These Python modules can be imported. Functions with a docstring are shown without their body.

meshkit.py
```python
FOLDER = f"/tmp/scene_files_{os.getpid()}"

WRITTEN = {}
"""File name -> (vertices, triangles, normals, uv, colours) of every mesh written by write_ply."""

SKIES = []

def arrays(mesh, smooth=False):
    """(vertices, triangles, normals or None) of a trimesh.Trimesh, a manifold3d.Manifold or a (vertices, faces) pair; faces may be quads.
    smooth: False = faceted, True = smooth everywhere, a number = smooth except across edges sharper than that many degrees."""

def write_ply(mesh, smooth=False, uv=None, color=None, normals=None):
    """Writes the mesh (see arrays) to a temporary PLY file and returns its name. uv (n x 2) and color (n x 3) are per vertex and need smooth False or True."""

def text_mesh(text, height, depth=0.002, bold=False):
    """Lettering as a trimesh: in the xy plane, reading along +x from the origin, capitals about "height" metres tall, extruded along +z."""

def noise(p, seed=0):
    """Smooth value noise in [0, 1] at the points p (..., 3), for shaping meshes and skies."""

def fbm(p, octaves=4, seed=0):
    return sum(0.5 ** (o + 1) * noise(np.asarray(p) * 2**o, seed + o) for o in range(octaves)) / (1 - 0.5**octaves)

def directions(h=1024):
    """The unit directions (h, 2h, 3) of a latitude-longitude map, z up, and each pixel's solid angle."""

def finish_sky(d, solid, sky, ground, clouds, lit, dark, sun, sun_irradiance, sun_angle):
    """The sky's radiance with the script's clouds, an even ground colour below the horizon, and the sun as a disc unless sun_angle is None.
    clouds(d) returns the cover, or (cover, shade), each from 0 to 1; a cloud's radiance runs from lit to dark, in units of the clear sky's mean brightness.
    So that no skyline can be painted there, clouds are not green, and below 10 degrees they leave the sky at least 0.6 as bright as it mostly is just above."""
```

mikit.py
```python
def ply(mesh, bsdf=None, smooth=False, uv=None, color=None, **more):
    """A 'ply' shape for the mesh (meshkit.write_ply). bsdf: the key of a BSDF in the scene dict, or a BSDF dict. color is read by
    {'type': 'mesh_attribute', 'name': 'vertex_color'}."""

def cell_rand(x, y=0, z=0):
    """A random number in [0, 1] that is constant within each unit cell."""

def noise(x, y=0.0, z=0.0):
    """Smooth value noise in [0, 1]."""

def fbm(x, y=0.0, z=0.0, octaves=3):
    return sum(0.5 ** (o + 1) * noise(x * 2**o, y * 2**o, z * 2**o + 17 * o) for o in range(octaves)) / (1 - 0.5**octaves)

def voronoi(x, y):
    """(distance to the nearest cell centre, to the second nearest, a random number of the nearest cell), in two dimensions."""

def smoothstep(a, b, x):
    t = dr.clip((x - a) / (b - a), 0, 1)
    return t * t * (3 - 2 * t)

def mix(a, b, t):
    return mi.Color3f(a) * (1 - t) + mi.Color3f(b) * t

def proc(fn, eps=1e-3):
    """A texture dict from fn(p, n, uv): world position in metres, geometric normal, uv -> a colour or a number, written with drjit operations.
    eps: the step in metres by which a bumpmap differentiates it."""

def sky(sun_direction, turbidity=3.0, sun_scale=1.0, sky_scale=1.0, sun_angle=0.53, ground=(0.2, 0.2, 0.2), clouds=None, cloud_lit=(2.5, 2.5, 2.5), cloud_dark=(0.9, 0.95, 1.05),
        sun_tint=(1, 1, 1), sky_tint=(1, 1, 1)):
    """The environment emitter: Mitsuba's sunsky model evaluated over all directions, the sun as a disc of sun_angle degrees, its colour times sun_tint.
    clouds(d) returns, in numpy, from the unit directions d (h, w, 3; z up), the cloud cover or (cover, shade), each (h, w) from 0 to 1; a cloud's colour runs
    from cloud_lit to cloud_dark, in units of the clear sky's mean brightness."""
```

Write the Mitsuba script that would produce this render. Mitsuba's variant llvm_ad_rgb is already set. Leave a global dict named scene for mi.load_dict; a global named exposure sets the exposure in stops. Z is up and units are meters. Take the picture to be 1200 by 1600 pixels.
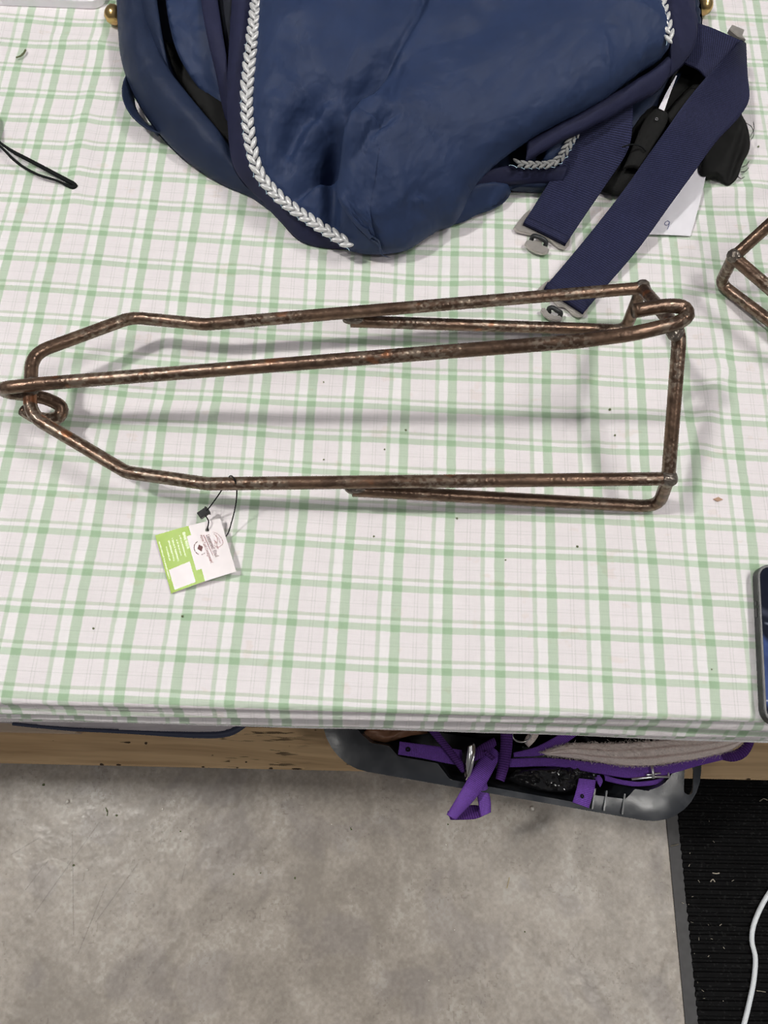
import math
import numpy as np
import trimesh
import shapely
import shapely.geometry as sg
import drjit as dr
import mitsuba as mi
import mikit, meshkit
from mikit import noise, fbm, smoothstep, mix, proc
from scipy.interpolate import RBFInterpolator
from scipy.spatial import Delaunay, cKDTree

scene, labels = {}, {}
T = mi.ScalarTransform4f
RNG = np.random.default_rng(7)

# ---------------------------------------------------------------- camera, light, exposure
TABLE = 0.74                                   # height of the cloth above the floor (m)
CAM_H, PITCH, ROLL, YAW, FOC = 0.753, 1.2327, 0.0748, math.radians(-2.85), 1202.0
_c, _s = math.cos(YAW), math.sin(YAW)
_rz = np.array([[_c, -_s, 0], [_s, _c, 0], [0, 0, 1.0]])
CF = _rz @ np.array([0, math.cos(PITCH), -math.sin(PITCH)])
CU = _rz @ np.array([0, math.sin(PITCH), math.cos(PITCH)])
CR = _rz @ np.array([1.0, 0, 0])
CAM = np.array([0, 0, TABLE + CAM_H])
_up = -math.sin(ROLL) * CR + math.cos(ROLL) * CU
scene['camera'] = {'type': 'perspective', 'fov': 2 * math.degrees(math.atan(600 / FOC)), 'fov_axis': 'x', 'near_clip': 0.02, 'far_clip': 60.0,
                   'to_world': T().look_at(origin=CAM.tolist(), target=(CAM + CF).tolist(), up=_up.tolist())}
scene['hall_ambient'] = {'type': 'constant', 'radiance': {'type': 'rgb', 'value': [0.125, 0.125, 0.13]}}
LAMPS = [(-1.80, 0.46, 4.0, 0.30, 0.26, 330.0), (1.70, 0.72, 4.0, 0.26, 1.10, 66.0), (-1.85, -1.0, 4.0, 0.36, 0.30, 32.0), (1.62, -0.95, 4.0, 0.36, 0.30, 70.0)]   # x, y, z, sizes, radiance of the hall's ceiling fixtures
exposure = 0.0


def W(px, py, h=0.0):
    """The point of the place at height h over the table cloth that the survey of the photograph gives for a pixel (1200 x 1600)."""
    c, s = math.cos(ROLL), math.sin(ROLL)
    a, b = px - 600, py - 800
    u, v = c * a + s * b, -s * a + c * b
    d = CR * (u / FOC) - CU * (v / FOC) + CF
    return CAM + d * ((TABLE + h - CAM[2]) / d[2])


def WS(pts, h=None):
    return np.array([W(p[0], p[1], p[2] if len(p) > 2 else h) for p in pts])

# ---------------------------------------------------------------- helpers
def obj(key, mesh, bsdf, smooth=False, uv=None, base=None):
    """One entry of the scene; a key that is taken gets the next three-digit number."""
    k, n = key, 0
    while k in scene:
        n += 1
        k = f'{key}_{n:03d}'
    scene[k] = mikit.ply(mesh, bsdf, smooth=smooth, uv=uv)
    return k


def tag(key, label=None, cat=None, group=None, kind=None):
    labels[key] = {k: v for k, v in (('label', label), ('category', cat), ('group', group), ('kind', kind)) if v}


def resample(p, n):
    p = np.asarray(p, float)
    d = np.r_[0, np.cumsum(np.linalg.norm(np.diff(p, axis=0), axis=1))]
    t = np.linspace(0, d[-1], n)
    return np.stack([np.interp(t, d, p[:, k]) for k in range(p.shape[1])], 1)


def curve(p, n):
    """A smooth curve through the points (centripetal Catmull-Rom), n even samples."""
    p = np.asarray(p, float)
    if len(p) < 3:
        return resample(p, n)
    q = np.vstack([2 * p[0] - p[1], p, 2 * p[-1] - p[-2]])
    out = []
    for i in range(1, len(q) - 2):
        k = [np.linalg.norm(q[i + j + 1] - q[i + j]) ** 0.5 + 1e-9 for j in (-1, 0, 1)]
        m1 = (q[i + 1] - q[i]) - k[1] * ((q[i + 1] - q[i - 1]) / (k[0] + k[1])) + k[1] * (q[i] - q[i - 1]) / k[0]
        m2 = (q[i + 1] - q[i]) - k[1] * ((q[i + 2] - q[i]) / (k[1] + k[2])) + k[1] * (q[i + 2] - q[i + 1]) / k[2]
        t = np.linspace(0, 1, 12, endpoint=False)[:, None]
        out.append((2 * t**3 - 3 * t**2 + 1) * q[i] + (t**3 - 2 * t**2 + t) * m1 + (3 * t**2 - 2 * t**3) * q[i + 1] + (t**3 - t**2) * m2)
    return resample(np.vstack(out + [p[-1:]]), n)


def fillet(p, rad, steps=7):
    """A polyline with its corners rounded; rad one number or one per point."""
    p = np.asarray(p, float)
    rad = np.broadcast_to(rad, (len(p),))
    out = [p[0]]
    for i in range(1, len(p) - 1):
        a, b = p[i - 1] - p[i], p[i + 1] - p[i]
        la, lb = np.linalg.norm(a), np.linalg.norm(b)
        half = math.acos(float(np.clip(a @ b / la / lb, -1, 1))) / 2
        t = min(rad[i] / max(math.tan(half), 1e-3), 0.48 * la, 0.48 * lb)
        s, e = p[i] + a / la * t, p[i] + b / lb * t
        for u in np.linspace(0, 1, steps):
            out.append((1 - u) ** 2 * s + 2 * u * (1 - u) * p[i] + u**2 * e)
    out.append(p[-1])
    return np.array(out)


def tube(path, r, segs=14, closed=False, flat=1.0):
    """A round rod along the path, ends capped; flat < 1 squashes it in z."""
    p = np.asarray(path, float)
    keep = np.r_[True, np.linalg.norm(np.diff(p, axis=0), axis=1) > 1e-7]
    p = p[keep]
    n = len(p)
    r = np.broadcast_to(r, (len(keep),))[keep]
    t = np.gradient(p, axis=0) if not closed else np.roll(p, -1, 0) - np.roll(p, 1, 0)
    t /= np.linalg.norm(t, axis=1, keepdims=True)
    a = np.cross(t[0], [0, 0, 1.0] if abs(t[0][2]) < 0.9 else [1.0, 0, 0])
    rings = []
    ang = np.arange(segs) * 2 * np.pi / segs
    for i in range(n):
        a = a - t[i] * (a @ t[i])
        a /= np.linalg.norm(a)
        b = np.cross(t[i], a)
        o = r[i] * (np.cos(ang)[:, None] * a + np.sin(ang)[:, None] * b)
        o[:, 2] *= flat
        rings.append(p[i] + o)
    v = np.vstack(rings)
    f = []
    for i in range(n if closed else n - 1):
        j = (i + 1) % n
        k = np.arange(segs)
        k2 = (k + 1) % segs
        f += [np.stack([i * segs + k, i * segs + k2, j * segs + k2], 1), np.stack([i * segs + k, j * segs + k2, j * segs + k], 1)]
    if not closed:
        v = np.vstack([v, p[:1], p[-1:]])
        k = np.arange(segs)
        k2 = (k + 1) % segs
        f += [np.stack([k2, k, k * 0 + len(v) - 2], 1), np.stack([(n - 1) * segs + k, (n - 1) * segs + k2, k * 0 + len(v) - 1], 1)]
    m = trimesh.Trimesh(v, np.vstack(f), process=False)
    m.fix_normals() if False else None
    return m


def join(*m):
    return trimesh.util.concatenate([x for y in m for x in (y if isinstance(y, (list, tuple)) else [y])])


def loft(A, B, n=60, m=10, bulge=0.003, thick=0.003, wave=0.0, seed=1, freq=60.0):
    """A band of cloth, webbing or card between two edge curves, with a thickness; returns (mesh, uv in metres)."""
    A, B = curve(A, n), curve(B, n)
    t = np.linspace(0, 1, m + 1)
    top = A[:, None] * (1 - t[None, :, None]) + B[:, None] * t[None, :, None]
    top[..., 2] += bulge * 4 * t * (1 - t)
    if wave:
        top[..., 2] += wave * 2 * (meshkit.fbm(top * freq, 3, seed) - 0.5)
    bot = top.copy()
    bot[..., 2] -= thick
    s = np.r_[0, np.cumsum(np.linalg.norm(np.diff((A + B) / 2, axis=0), axis=1))]
    w = np.linalg.norm(A - B, axis=1).mean()
    ring = np.concatenate([top, bot[:, ::-1]], 1)
    k = ring.shape[1]
    v = ring.reshape(-1, 3)
    uvr = np.r_[t * w, t[::-1] * w]
    uv = np.stack([np.repeat(s, k), np.tile(uvr, n)], 1)
    i, j = np.meshgrid(np.arange(n - 1), np.arange(k), indexing='ij')
    q = np.stack([i * k + j, i * k + (j + 1) % k, (i + 1) * k + (j + 1) % k, (i + 1) * k + j], -1).reshape(-1, 4)
    f = [q[:, [0, 2, 1]], q[:, [0, 3, 2]]]
    for base, flip in ((0, False), ((n - 1) * k, True)):
        c = np.array([[base + a, base + a + 1, base + k - 2 - a] for a in range(m)] + [[base + a, base + k - 2 - a, base + k - 1 - a] for a in range(m)])
        f.append(c[:, ::-1] if flip else c)
    mesh = trimesh.Trimesh(v, np.vstack(f), process=False)
    if mesh.volume < 0:
        mesh.invert()
    return mesh, uv


def polydist(XY, line):
    """Distance to a polyline, the side (+ left of its direction) and the fraction of its length, at the points XY."""
    line = np.asarray(line, float)[:, :2]
    seg = np.linalg.norm(np.diff(line, axis=0), axis=1)
    L = np.r_[0, np.cumsum(seg)]
    best = np.full(len(XY), 1e9)
    side, frac = np.zeros(len(XY)), np.zeros(len(XY))
    for i in range(len(seg)):
        a, d = line[i], (line[i + 1] - line[i]) / seg[i]
        r = XY - a
        t = np.clip(r @ d, 0, seg[i])
        dist = np.linalg.norm(r - t[:, None] * d, axis=1)
        s = d[0] * r[:, 1] - d[1] * r[:, 0]
        hit = dist < best
        best[hit], side[hit], frac[hit] = dist[hit], np.sign(s[hit]), (L[i] + t[hit]) / L[-1]
    return best, side, frac


def taper(t, a=0.15):
    return np.clip(t / a, 0, 1) * np.clip((1 - t) / a, 0, 1)


def pillow(outline, R=0.05, lift=0.05, res=0.005, feats=None, under=0.03, floor=None, rough=0.0, seed=3):
    """A stuffed or folded body over an outline of world points: its top swells from the outline's own height; returns (mesh, uv)."""
    o = np.asarray(outline, float)
    o = np.vstack([curve(o, max(60, 6 * len(o))), o[:1]])
    per = np.linalg.norm(np.diff(o, axis=0), axis=1).sum()
    b = resample(o, int(per / res) + 8)[:-1]
    poly = sg.Polygon(b[:, :2]).buffer(0)
    lo, hi = b.min(0), b.max(0)
    gx, gy = np.meshgrid(np.arange(lo[0], hi[0], res), np.arange(lo[1], hi[1], res * 0.87))
    gx = gx + (np.arange(len(gx)) % 2)[:, None] * res / 2
    g = np.stack([gx.ravel(), gy.ravel()], 1)
    g = g[shapely.contains_xy(poly, g[:, 0], g[:, 1])]
    tree = cKDTree(b[:, :2])
    d, _ = tree.query(g)
    g, d = g[d > res * 0.55], d[d > res * 0.55]
    w = 1 / (np.linalg.norm(g[:, None] - b[None, ::2, :2], axis=2) ** 2.5 + 1e-9)
    e = (w * b[None, ::2, 2]).sum(1) / w.sum(1)
    q = 1 - np.clip(d / R, 0, 1)
    prof = np.sqrt(np.clip(1 - q * q, 0, 1))
    top = e + lift * prof
    if feats is not None:
        top = top + feats(g, d) * np.clip(d / (2.5 * res), 0, 1)
    if rough:
        top = top + rough * 2 * (meshkit.fbm(np.c_[g * 45, g[:, :1] * 0], 4, seed) - 0.5) * np.clip(d / (3 * res), 0, 1)
    bot = e - under * prof
    if floor is not None:
        bot = np.maximum(bot, np.minimum(floor, top - 0.002))
    nb, ng = len(b), len(g)
    pts = np.vstack([b[:, :2], g])
    tri = Delaunay(pts).simplices
    c = pts[tri].mean(1)
    tri = tri[shapely.contains_xy(poly, c[:, 0], c[:, 1])]
    a = pts[tri]
    area = np.cross(a[:, 1] - a[:, 0], a[:, 2] - a[:, 0])
    tri[area < 0] = tri[area < 0][:, ::-1]
    tri = tri[np.abs(area) > 1e-10]
    v = np.vstack([b, np.c_[g, top], np.c_[g, bot]])
    lower = np.where(tri >= nb, tri + ng, tri)[:, ::-1]
    keep = ~(lower < nb).all(1)
    return trimesh.Trimesh(v, np.vstack([tri, lower[keep]]), process=False), np.vstack([b[:, :2], g, g])


def box(x0, x1, y0, y1, z0, z1, bevel=0.0):
    if not bevel:
        return trimesh.creation.box(bounds=[[x0, y0, z0], [x1, y1, z1]])
    v = []
    for z, i in ((z0, bevel), (z0 + bevel, 0), (z1 - bevel, 0), (z1, bevel)):
        for sx in (0, 1):
            for sy in (0, 1):
                for k in ((bevel, 0), (0, bevel)):
                    v.append([(x0 + k[0] + i) if sx == 0 else (x1 - k[0] - i), (y0 + k[1] + i) if sy == 0 else (y1 - k[1] - i), z])
    return trimesh.convex.convex_hull(np.array(v))


def extrude(poly, z0, z1):
    m = trimesh.creation.extrude_polygon(poly, z1 - z0, engine='earcut')
    m.apply_translation([0, 0, z0])
    return m


def plate(px, h0, h1, bev=0.0006, rnd=0.0):
    """A flat piece traced on the plane at height h0 over the cloth, up to h1."""
    poly = sg.Polygon(WS(px, h0)[:, :2]).buffer(0)
    if rnd:
        poly = poly.buffer(-rnd).buffer(2 * rnd).buffer(-rnd)
    if bev:
        return join(extrude(poly, TABLE + h0, TABLE + h1 - bev), extrude(poly.buffer(-bev), TABLE + h1 - bev, TABLE + h1))
    return extrude(poly, TABLE + h0, TABLE + h1)


# ---------------------------------------------------------------- materials
def rgb(*c):
    return {'type': 'rgb', 'value': list(c)}


def mat(name, color, rough=0.6, metallic=0.0, spec=0.5, bump=None, scale=1.0, eps=5e-4, **kw):
    d = {'type': 'principled', 'base_color': proc(color) if callable(color) else rgb(*color), 'roughness': proc(rough) if callable(rough) else rough, 'metallic': metallic, 'specular': spec, **kw}
    if bump:
        d = {'type': 'bumpmap', 'tex': proc(bump, eps), 'scale': scale, 'bsdf': d}
    scene[name] = {'type': 'twosided', 'bsdf': d}
    return name


def band(x, c, w, soft):
    """1 within w of c, x periodic with period one."""
    d = dr.abs(x - c - dr.round(x - c))
    return 1 - smoothstep(w - soft, w + soft, d)


def cloth_color(p, n, uv):
    u, v = uv.x, uv.y
    j = (noise(u * 7, v * 7) - 0.5) * 0.012
    slub = fbm(u * 5, v * 150, octaves=3) - 0.5
    slub2 = fbm(u * 150, v * 6, octaves=2) - 0.5
    s = 0.016
    cm, cn = band(u + j, 0.0, 0.097, s), band(u + j, -0.325, 0.043, s)
    rm, rn = band(v + j, 0.0, 0.086, s), band(v + j, -0.232, 0.042, s)
    ct = dr.maximum(band(u, 0.355, 0.007, 0.008), band(u, 0.415, 0.007, 0.008))
    rt = dr.maximum(band(v, 0.44, 0.008, 0.01) * 1.0, band(v, 0.36, 0.006, 0.01) * 0.6)
    cw, rw = band(u, -0.19, 0.095, s), band(v, -0.137, 0.055, s)
    one = mi.Color3f(1.0)
    base = mi.Color3f(0.785, 0.740, 0.755)
    base = mix(base, (0.83, 0.81, 0.815), dr.maximum(cw, rw) * 0.7)
    m = mix(one, (0.645, 0.81, 0.64), cm) * mix(one, (0.74, 0.86, 0.735), cn) * mix(one, (0.70, 0.835, 0.69), rm) * mix(one, (0.76, 0.845, 0.74), rn)
    m = m * mix(one, (0.80, 0.82, 0.80), ct * 0.7) * mix(one, (0.80, 0.82, 0.80), rt * 0.7)
    k = 1 + 0.11 * slub + 0.05 * slub2 + 0.05 * (fbm(u * 1.3, v * 1.7, octaves=3) - 0.5)
    stain = smoothstep(0.73, 0.80, fbm(u * 2.1 + 5, v * 2.3, octaves=4))
    return base * m * k * mix(one, (0.97, 0.945, 0.92), stain)


mat('plaid_cotton', cloth_color, 0.85, spec=0.15, bump=lambda p, n, uv: fbm(uv.x * 60, uv.y * 75, octaves=2) * 0.6 + fbm(uv.x * 9, uv.y * 11, octaves=3), scale=0.0011)


def rust_color(p, n, uv):
    a = fbm(p.x * 55, p.y * 110, p.z * 110, octaves=4)
    b = fbm(p.x * 300, p.y * 300, p.z * 300, octaves=3)
    c = fbm(p.x * 18 + 9, p.y * 18, p.z * 18, octaves=3)
    col = mix((0.090, 0.055, 0.038), (0.195, 0.122, 0.083), smoothstep(0.3, 0.7, a * 0.6 + b * 0.4))
    col = mix(col, (0.33, 0.29, 0.24), smoothstep(0.45, 0.62, c) * smoothstep(0.42, 0.62, b) * 0.45)
    return mix(col, (0.30, 0.105, 0.04), smoothstep(0.70, 0.78, fbm(p.x * 40 + 3, p.y * 60, p.z * 60 + 8, octaves=3)) * 0.6)


def rust_rough(p, n, uv):
    return 0.20 + 0.22 * fbm(p.x * 330, p.y * 330, p.z * 330, octaves=2)


mat('rusty_steel', rust_color, rust_rough, metallic=0.72, spec=0.6, bump=lambda p, n, uv: fbm(p.x * 420, p.y * 420, p.z * 420, octaves=3), scale=0.00045, eps=3e-4)
mat('weld_metal', lambda p, n, uv: mix((0.13, 0.095, 0.075), (0.26, 0.235, 0.21), fbm(p.x * 300, p.y * 300, p.z * 300, octaves=3)), 0.32, metallic=0.8,
    bump=lambda p, n, uv: fbm(p.x * 450, p.y * 450, p.z * 450, octaves=2), scale=0.0018, eps=3e-4)


def nylon(name, c, amp=0.0012, rough=0.55):
    mat(name, lambda p, n, uv: mi.Color3f(c) * (0.86 + 0.28 * fbm(p.x * 40, p.y * 40, p.z * 40, octaves=4)) * (0.94 + 0.12 * noise(p.x * 1500, p.y * 1500, p.z * 900)), rough, spec=0.2, sheen=0.15,
        bump=lambda p, n, uv: fbm(p.x * 34, p.y * 34, p.z * 34, octaves=4), scale=amp)
    return name


nylon('navy_nylon', (0.022, 0.037, 0.090), 0.006)
nylon('navy_lining', (0.0165, 0.0255, 0.056), 0.005)
nylon('navy_binding', (0.018, 0.020, 0.052), 0.0012, 0.7)
nylon('dark_grey_felt', (0.018, 0.020, 0.028), 0.002, 0.85)
nylon('black_fabric', (0.0095, 0.0095, 0.0095), 0.004, 0.8)


def webbing(name, c, period=0.0021, rough=0.6, depth=0.0011):
    w = 2 * math.pi / period
    mat(name, lambda p, n, uv: mi.Color3f(c) * (0.62 + 0.62 * (0.5 + 0.5 * dr.sin(uv.x * w)) * (0.7 + 0.6 * noise(uv.x * 300, uv.y * 900)) + 0.15 * (fbm(p.x * 60, p.y * 60, p.z * 60) - 0.5)), rough, spec=0.3, sheen=0.3,
        bump=lambda p, n, uv: 0.5 + 0.5 * dr.sin(uv.x * w), scale=depth, eps=2.5e-4)
    return name


webbing('navy_webbing', (0.027, 0.030, 0.078), 0.0027, depth=0.0016)
webbing('purple_webbing', (0.19, 0.075, 0.44), 0.0024)
webbing('purple_rope', (0.105, 0.036, 0.225), 0.0036, 0.75, 0.002)
mat('silver_braid_cord', lambda p, n, uv: mix((0.42, 0.43, 0.44), (0.74, 0.73, 0.72), fbm(p.x * 350, p.y * 350, p.z * 350, octaves=2)), 0.32, metallic=0.25, spec=0.6, sheen=0.4)
mat('shaded_braid_cord', lambda p, n, uv: mix((0.09, 0.095, 0.10), (0.30, 0.295, 0.285), fbm(p.x * 260, p.y * 260, p.z * 260, octaves=3)), 0.5, spec=0.4)  # darker copy of the silver cord: shade under the fold put into its colour
mat('pale_blue_stitching', (0.30, 0.42, 0.50), 0.6)
mat('nickel', lambda p, n, uv: mi.Color3f(0.46, 0.43, 0.40) * (0.85 + 0.3 * fbm(p.x * 200, p.y * 200, p.z * 200)), 0.38, metallic=0.6)
mat('chrome', (0.78, 0.76, 0.73), 0.16, metallic=1.0)
mat('rubber', (0.022, 0.024, 0.026), 0.45)
mat('brass', lambda p, n, uv: mix((0.55, 0.36, 0.13), (0.74, 0.52, 0.24), fbm(p.x * 160, p.y * 160, p.z * 160)), 0.25, metallic=0.95)
mat('white_paper', lambda p, n, uv: mi.Color3f(0.76, 0.74, 0.79) * (0.97 + 0.06 * fbm(p.x * 150, p.y * 150, p.z * 50)), 0.75, spec=0.2)
mat('card_white', lambda p, n, uv: mi.Color3f(0.84, 0.78, 0.79) * (0.98 + 0.04 * fbm(p.x * 150, p.y * 150)), 0.45, spec=0.4)
mat('card_green', lambda p, n, uv: mi.Color3f(0.36, 0.53, 0.085) * (0.97 + 0.06 * fbm(p.x * 300, p.y * 300)), 0.4, spec=0.4)
mat('print_white', (0.80, 0.88, 0.62), 0.5)
mat('print_pure_white', (0.88, 0.87, 0.88), 0.5)
mat('print_brown', (0.11, 0.022, 0.022), 0.5)
mat('print_red', (0.25, 0.07, 0.06), 0.5)
mat('blue_ink', (0.05, 0.06, 0.22), 0.5)
mat('black_thread', (0.007, 0.008, 0.009), 0.75, spec=0.15)
mat('black_plastic', lambda p, n, uv: mi.Color3f(0.018, 0.018, 0.019) * (0.8 + 0.4 * fbm(p.x * 90, p.y * 90, p.z * 90)), 0.3)
mat('black_polythene', (0.008, 0.008, 0.009), 0.16, spec=0.6)


def tote_color(p, n, uv):
    scuff = fbm(p.x * 28, p.y * 28, p.z * 28, octaves=4)
    fine = noise(p.x * 900, p.y * 260, p.z * 400)
    return mix((0.019, 0.022, 0.028), (0.052, 0.055, 0.062), smoothstep(0.42, 0.72, scuff) * (0.6 + 0.4 * fine))


mat('tote_plastic', tote_color, lambda p, n, uv: 0.20 + 0.16 * fbm(p.x * 50, p.y * 50, p.z * 50), spec=0.7, bump=lambda p, n, uv: fbm(p.x * 30, p.y * 30, p.z * 30, octaves=2), scale=0.002)
mat('fleece', lambda p, n, uv: mix((0.88, 0.76, 0.71), (0.42, 0.27, 0.235), dr.maximum(band(uv.y / 0.03 + 0.10 * noise(uv.x * 22), 0.36, 0.035, 0.06), band(uv.y / 0.03 + 0.08 * noise(uv.x * 30 + 5), 0.66, 0.04, 0.05)) * (0.45 + 0.5 * fbm(uv.x * 60, uv.y * 90, octaves=2))) * (0.75 + 0.5 * noise(p.x * 1200, p.y * 1200, p.z * 1200)), 0.95, spec=0.1,
    sheen=0.8, bump=lambda p, n, uv: noise(p.x * 900, p.y * 900, p.z * 900), scale=0.003)
mat('tan_leather', lambda p, n, uv: mix((0.16, 0.075, 0.04), (0.26, 0.13, 0.08), fbm(p.x * 70, p.y * 70, p.z * 70)), 0.5)
mat('dull_pink', (0.42, 0.26, 0.21), 0.85)


def wood_color(p, n, uv):
    g = fbm(p.x * 5, p.y * 130 + 6 * noise(p.x * 3, p.y * 9), p.z * 130, octaves=4)
    k = smoothstep(0.0, 1.0, fbm(p.x * 3 + 4, p.y * 14, p.z * 14, octaves=3))
    col = mix((0.38, 0.24, 0.125), (0.64, 0.45, 0.26), smoothstep(0.25, 0.75, g * 0.65 + k * 0.35))
    d1 = smoothstep(0.60, 0.68, fbm(p.x * 22, p.y * 210, p.z * 60, octaves=3)) * smoothstep(0.09, 0.02, dr.abs(p.x + 0.165))
    specks = smoothstep(0.90, 0.94, noise(p.x * 70 + 3, p.y * 110, p.z * 60))
    return mix(mix(col, (0.055, 0.035, 0.022), d1 * 0.8), (0.06, 0.04, 0.025), specks)


mat('pallet_wood', wood_color, 0.8, spec=0.25, bump=lambda p, n, uv: fbm(p.x * 12, p.y * 320, p.z * 320, octaves=3), scale=0.0016)
mat('table_laminate', (0.45, 0.40, 0.33), 0.5)
mat('steel_leg', (0.22, 0.22, 0.23), 0.4, metallic=0.6)


def concrete_color(p, n, uv):
    x, y = p.x, p.y
    wx, wy = x + 0.03 * noise(x * 22, y * 22), y + 0.03 * noise(x * 22 + 40, y * 22)
    big = fbm(wx * 4.5, wy * 4.5, octaves=4)
    mid = fbm(wx * 24, wy * 20, octaves=4)
    fine = fbm(x * 190, y * 190, octaves=3)
    col = mix((0.27, 0.238, 0.205), (0.39, 0.347, 0.302), smoothstep(0.30, 0.70, big * 0.30 + mid * 0.50 + fine * 0.20))
    col = mix(col, (0.42, 0.40, 0.36), smoothstep(0.58, 0.74, mid) * smoothstep(0.45, 0.65, fine) * 0.55)
    col = mix(col, (0.22, 0.195, 0.19), smoothstep(0.58, 0.72, fbm(wx * 13 + 7, wy * 13, octaves=4)) * 0.35)
    pits = smoothstep(0.80, 0.86, noise(x * 260, y * 260)) * smoothstep(0.62, 0.75, noise(x * 23, y * 23))
    col = mix(col, (0.14, 0.12, 0.105), pits * 0.3)

    def line(ax, ay, bx, by, w):
        dx, dy = bx - ax, by - ay
        l2 = dx * dx + dy * dy
        t = dr.clip(((x - ax) * dx + (y - ay) * dy) / l2, 0, 1)
        d = dr.sqrt(dr.square(x - ax - t * dx) + dr.square(y - ay - t * dy))
        return (1 - smoothstep(w * 0.5, w * 1.6, d)) * (0.35 + 0.65 * noise(t * 37, ax * 90))
    sc = mi.Float(0)
    for l in SCRATCHES:
        sc = dr.maximum(sc, line(*l))
    return mix(col, (0.165, 0.145, 0.135), sc * 0.6) * (0.93 + 0.14 * fine)


SCRATCHES = []
for a, b in (((155, 1285), (55, 1425)), ((113, 1300), (115, 1460)), ((166, 1382), (122, 1490)), ((290, 1350), (283, 1380)), ((18, 1335), (60, 1310)), ((40, 1390), (75, 1345)), ((215, 1350), (150, 1440))):
    A_, B_ = W(*a, -TABLE), W(*b, -TABLE)
    SCRATCHES.append((float(A_[0]), float(A_[1]), float(B_[0]), float(B_[1]), 0.0010))
mat('concrete', concrete_color, lambda p, n, uv: 0.27 + 0.2 * fbm(p.x * 30, p.y * 30, octaves=4), spec=0.5, bump=lambda p, n, uv: fbm(p.x * 60, p.y * 60, octaves=3), scale=0.0012)
mat('mat_rubber', lambda p, n, uv: mi.Color3f(0.0032, 0.0032, 0.0036) * (0.5 + 1.0 * fbm(p.x * 70, p.y * 70, octaves=4)) + mi.Color3f(0.010, 0.010, 0.010) * smoothstep(0.80, 0.86, noise(p.x * 330, p.y * 330)), 0.75, spec=0.12)
mat('mat_border', lambda p, n, uv: mi.Color3f(0.075, 0.074, 0.076) * (0.85 + 0.3 * fbm(p.x * 120, p.y * 120)), 0.6, spec=0.3)
mat('cable_white', (0.74, 0.77, 0.80), 0.4)
mat('straw', (0.48, 0.40, 0.24), 0.7)
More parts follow.
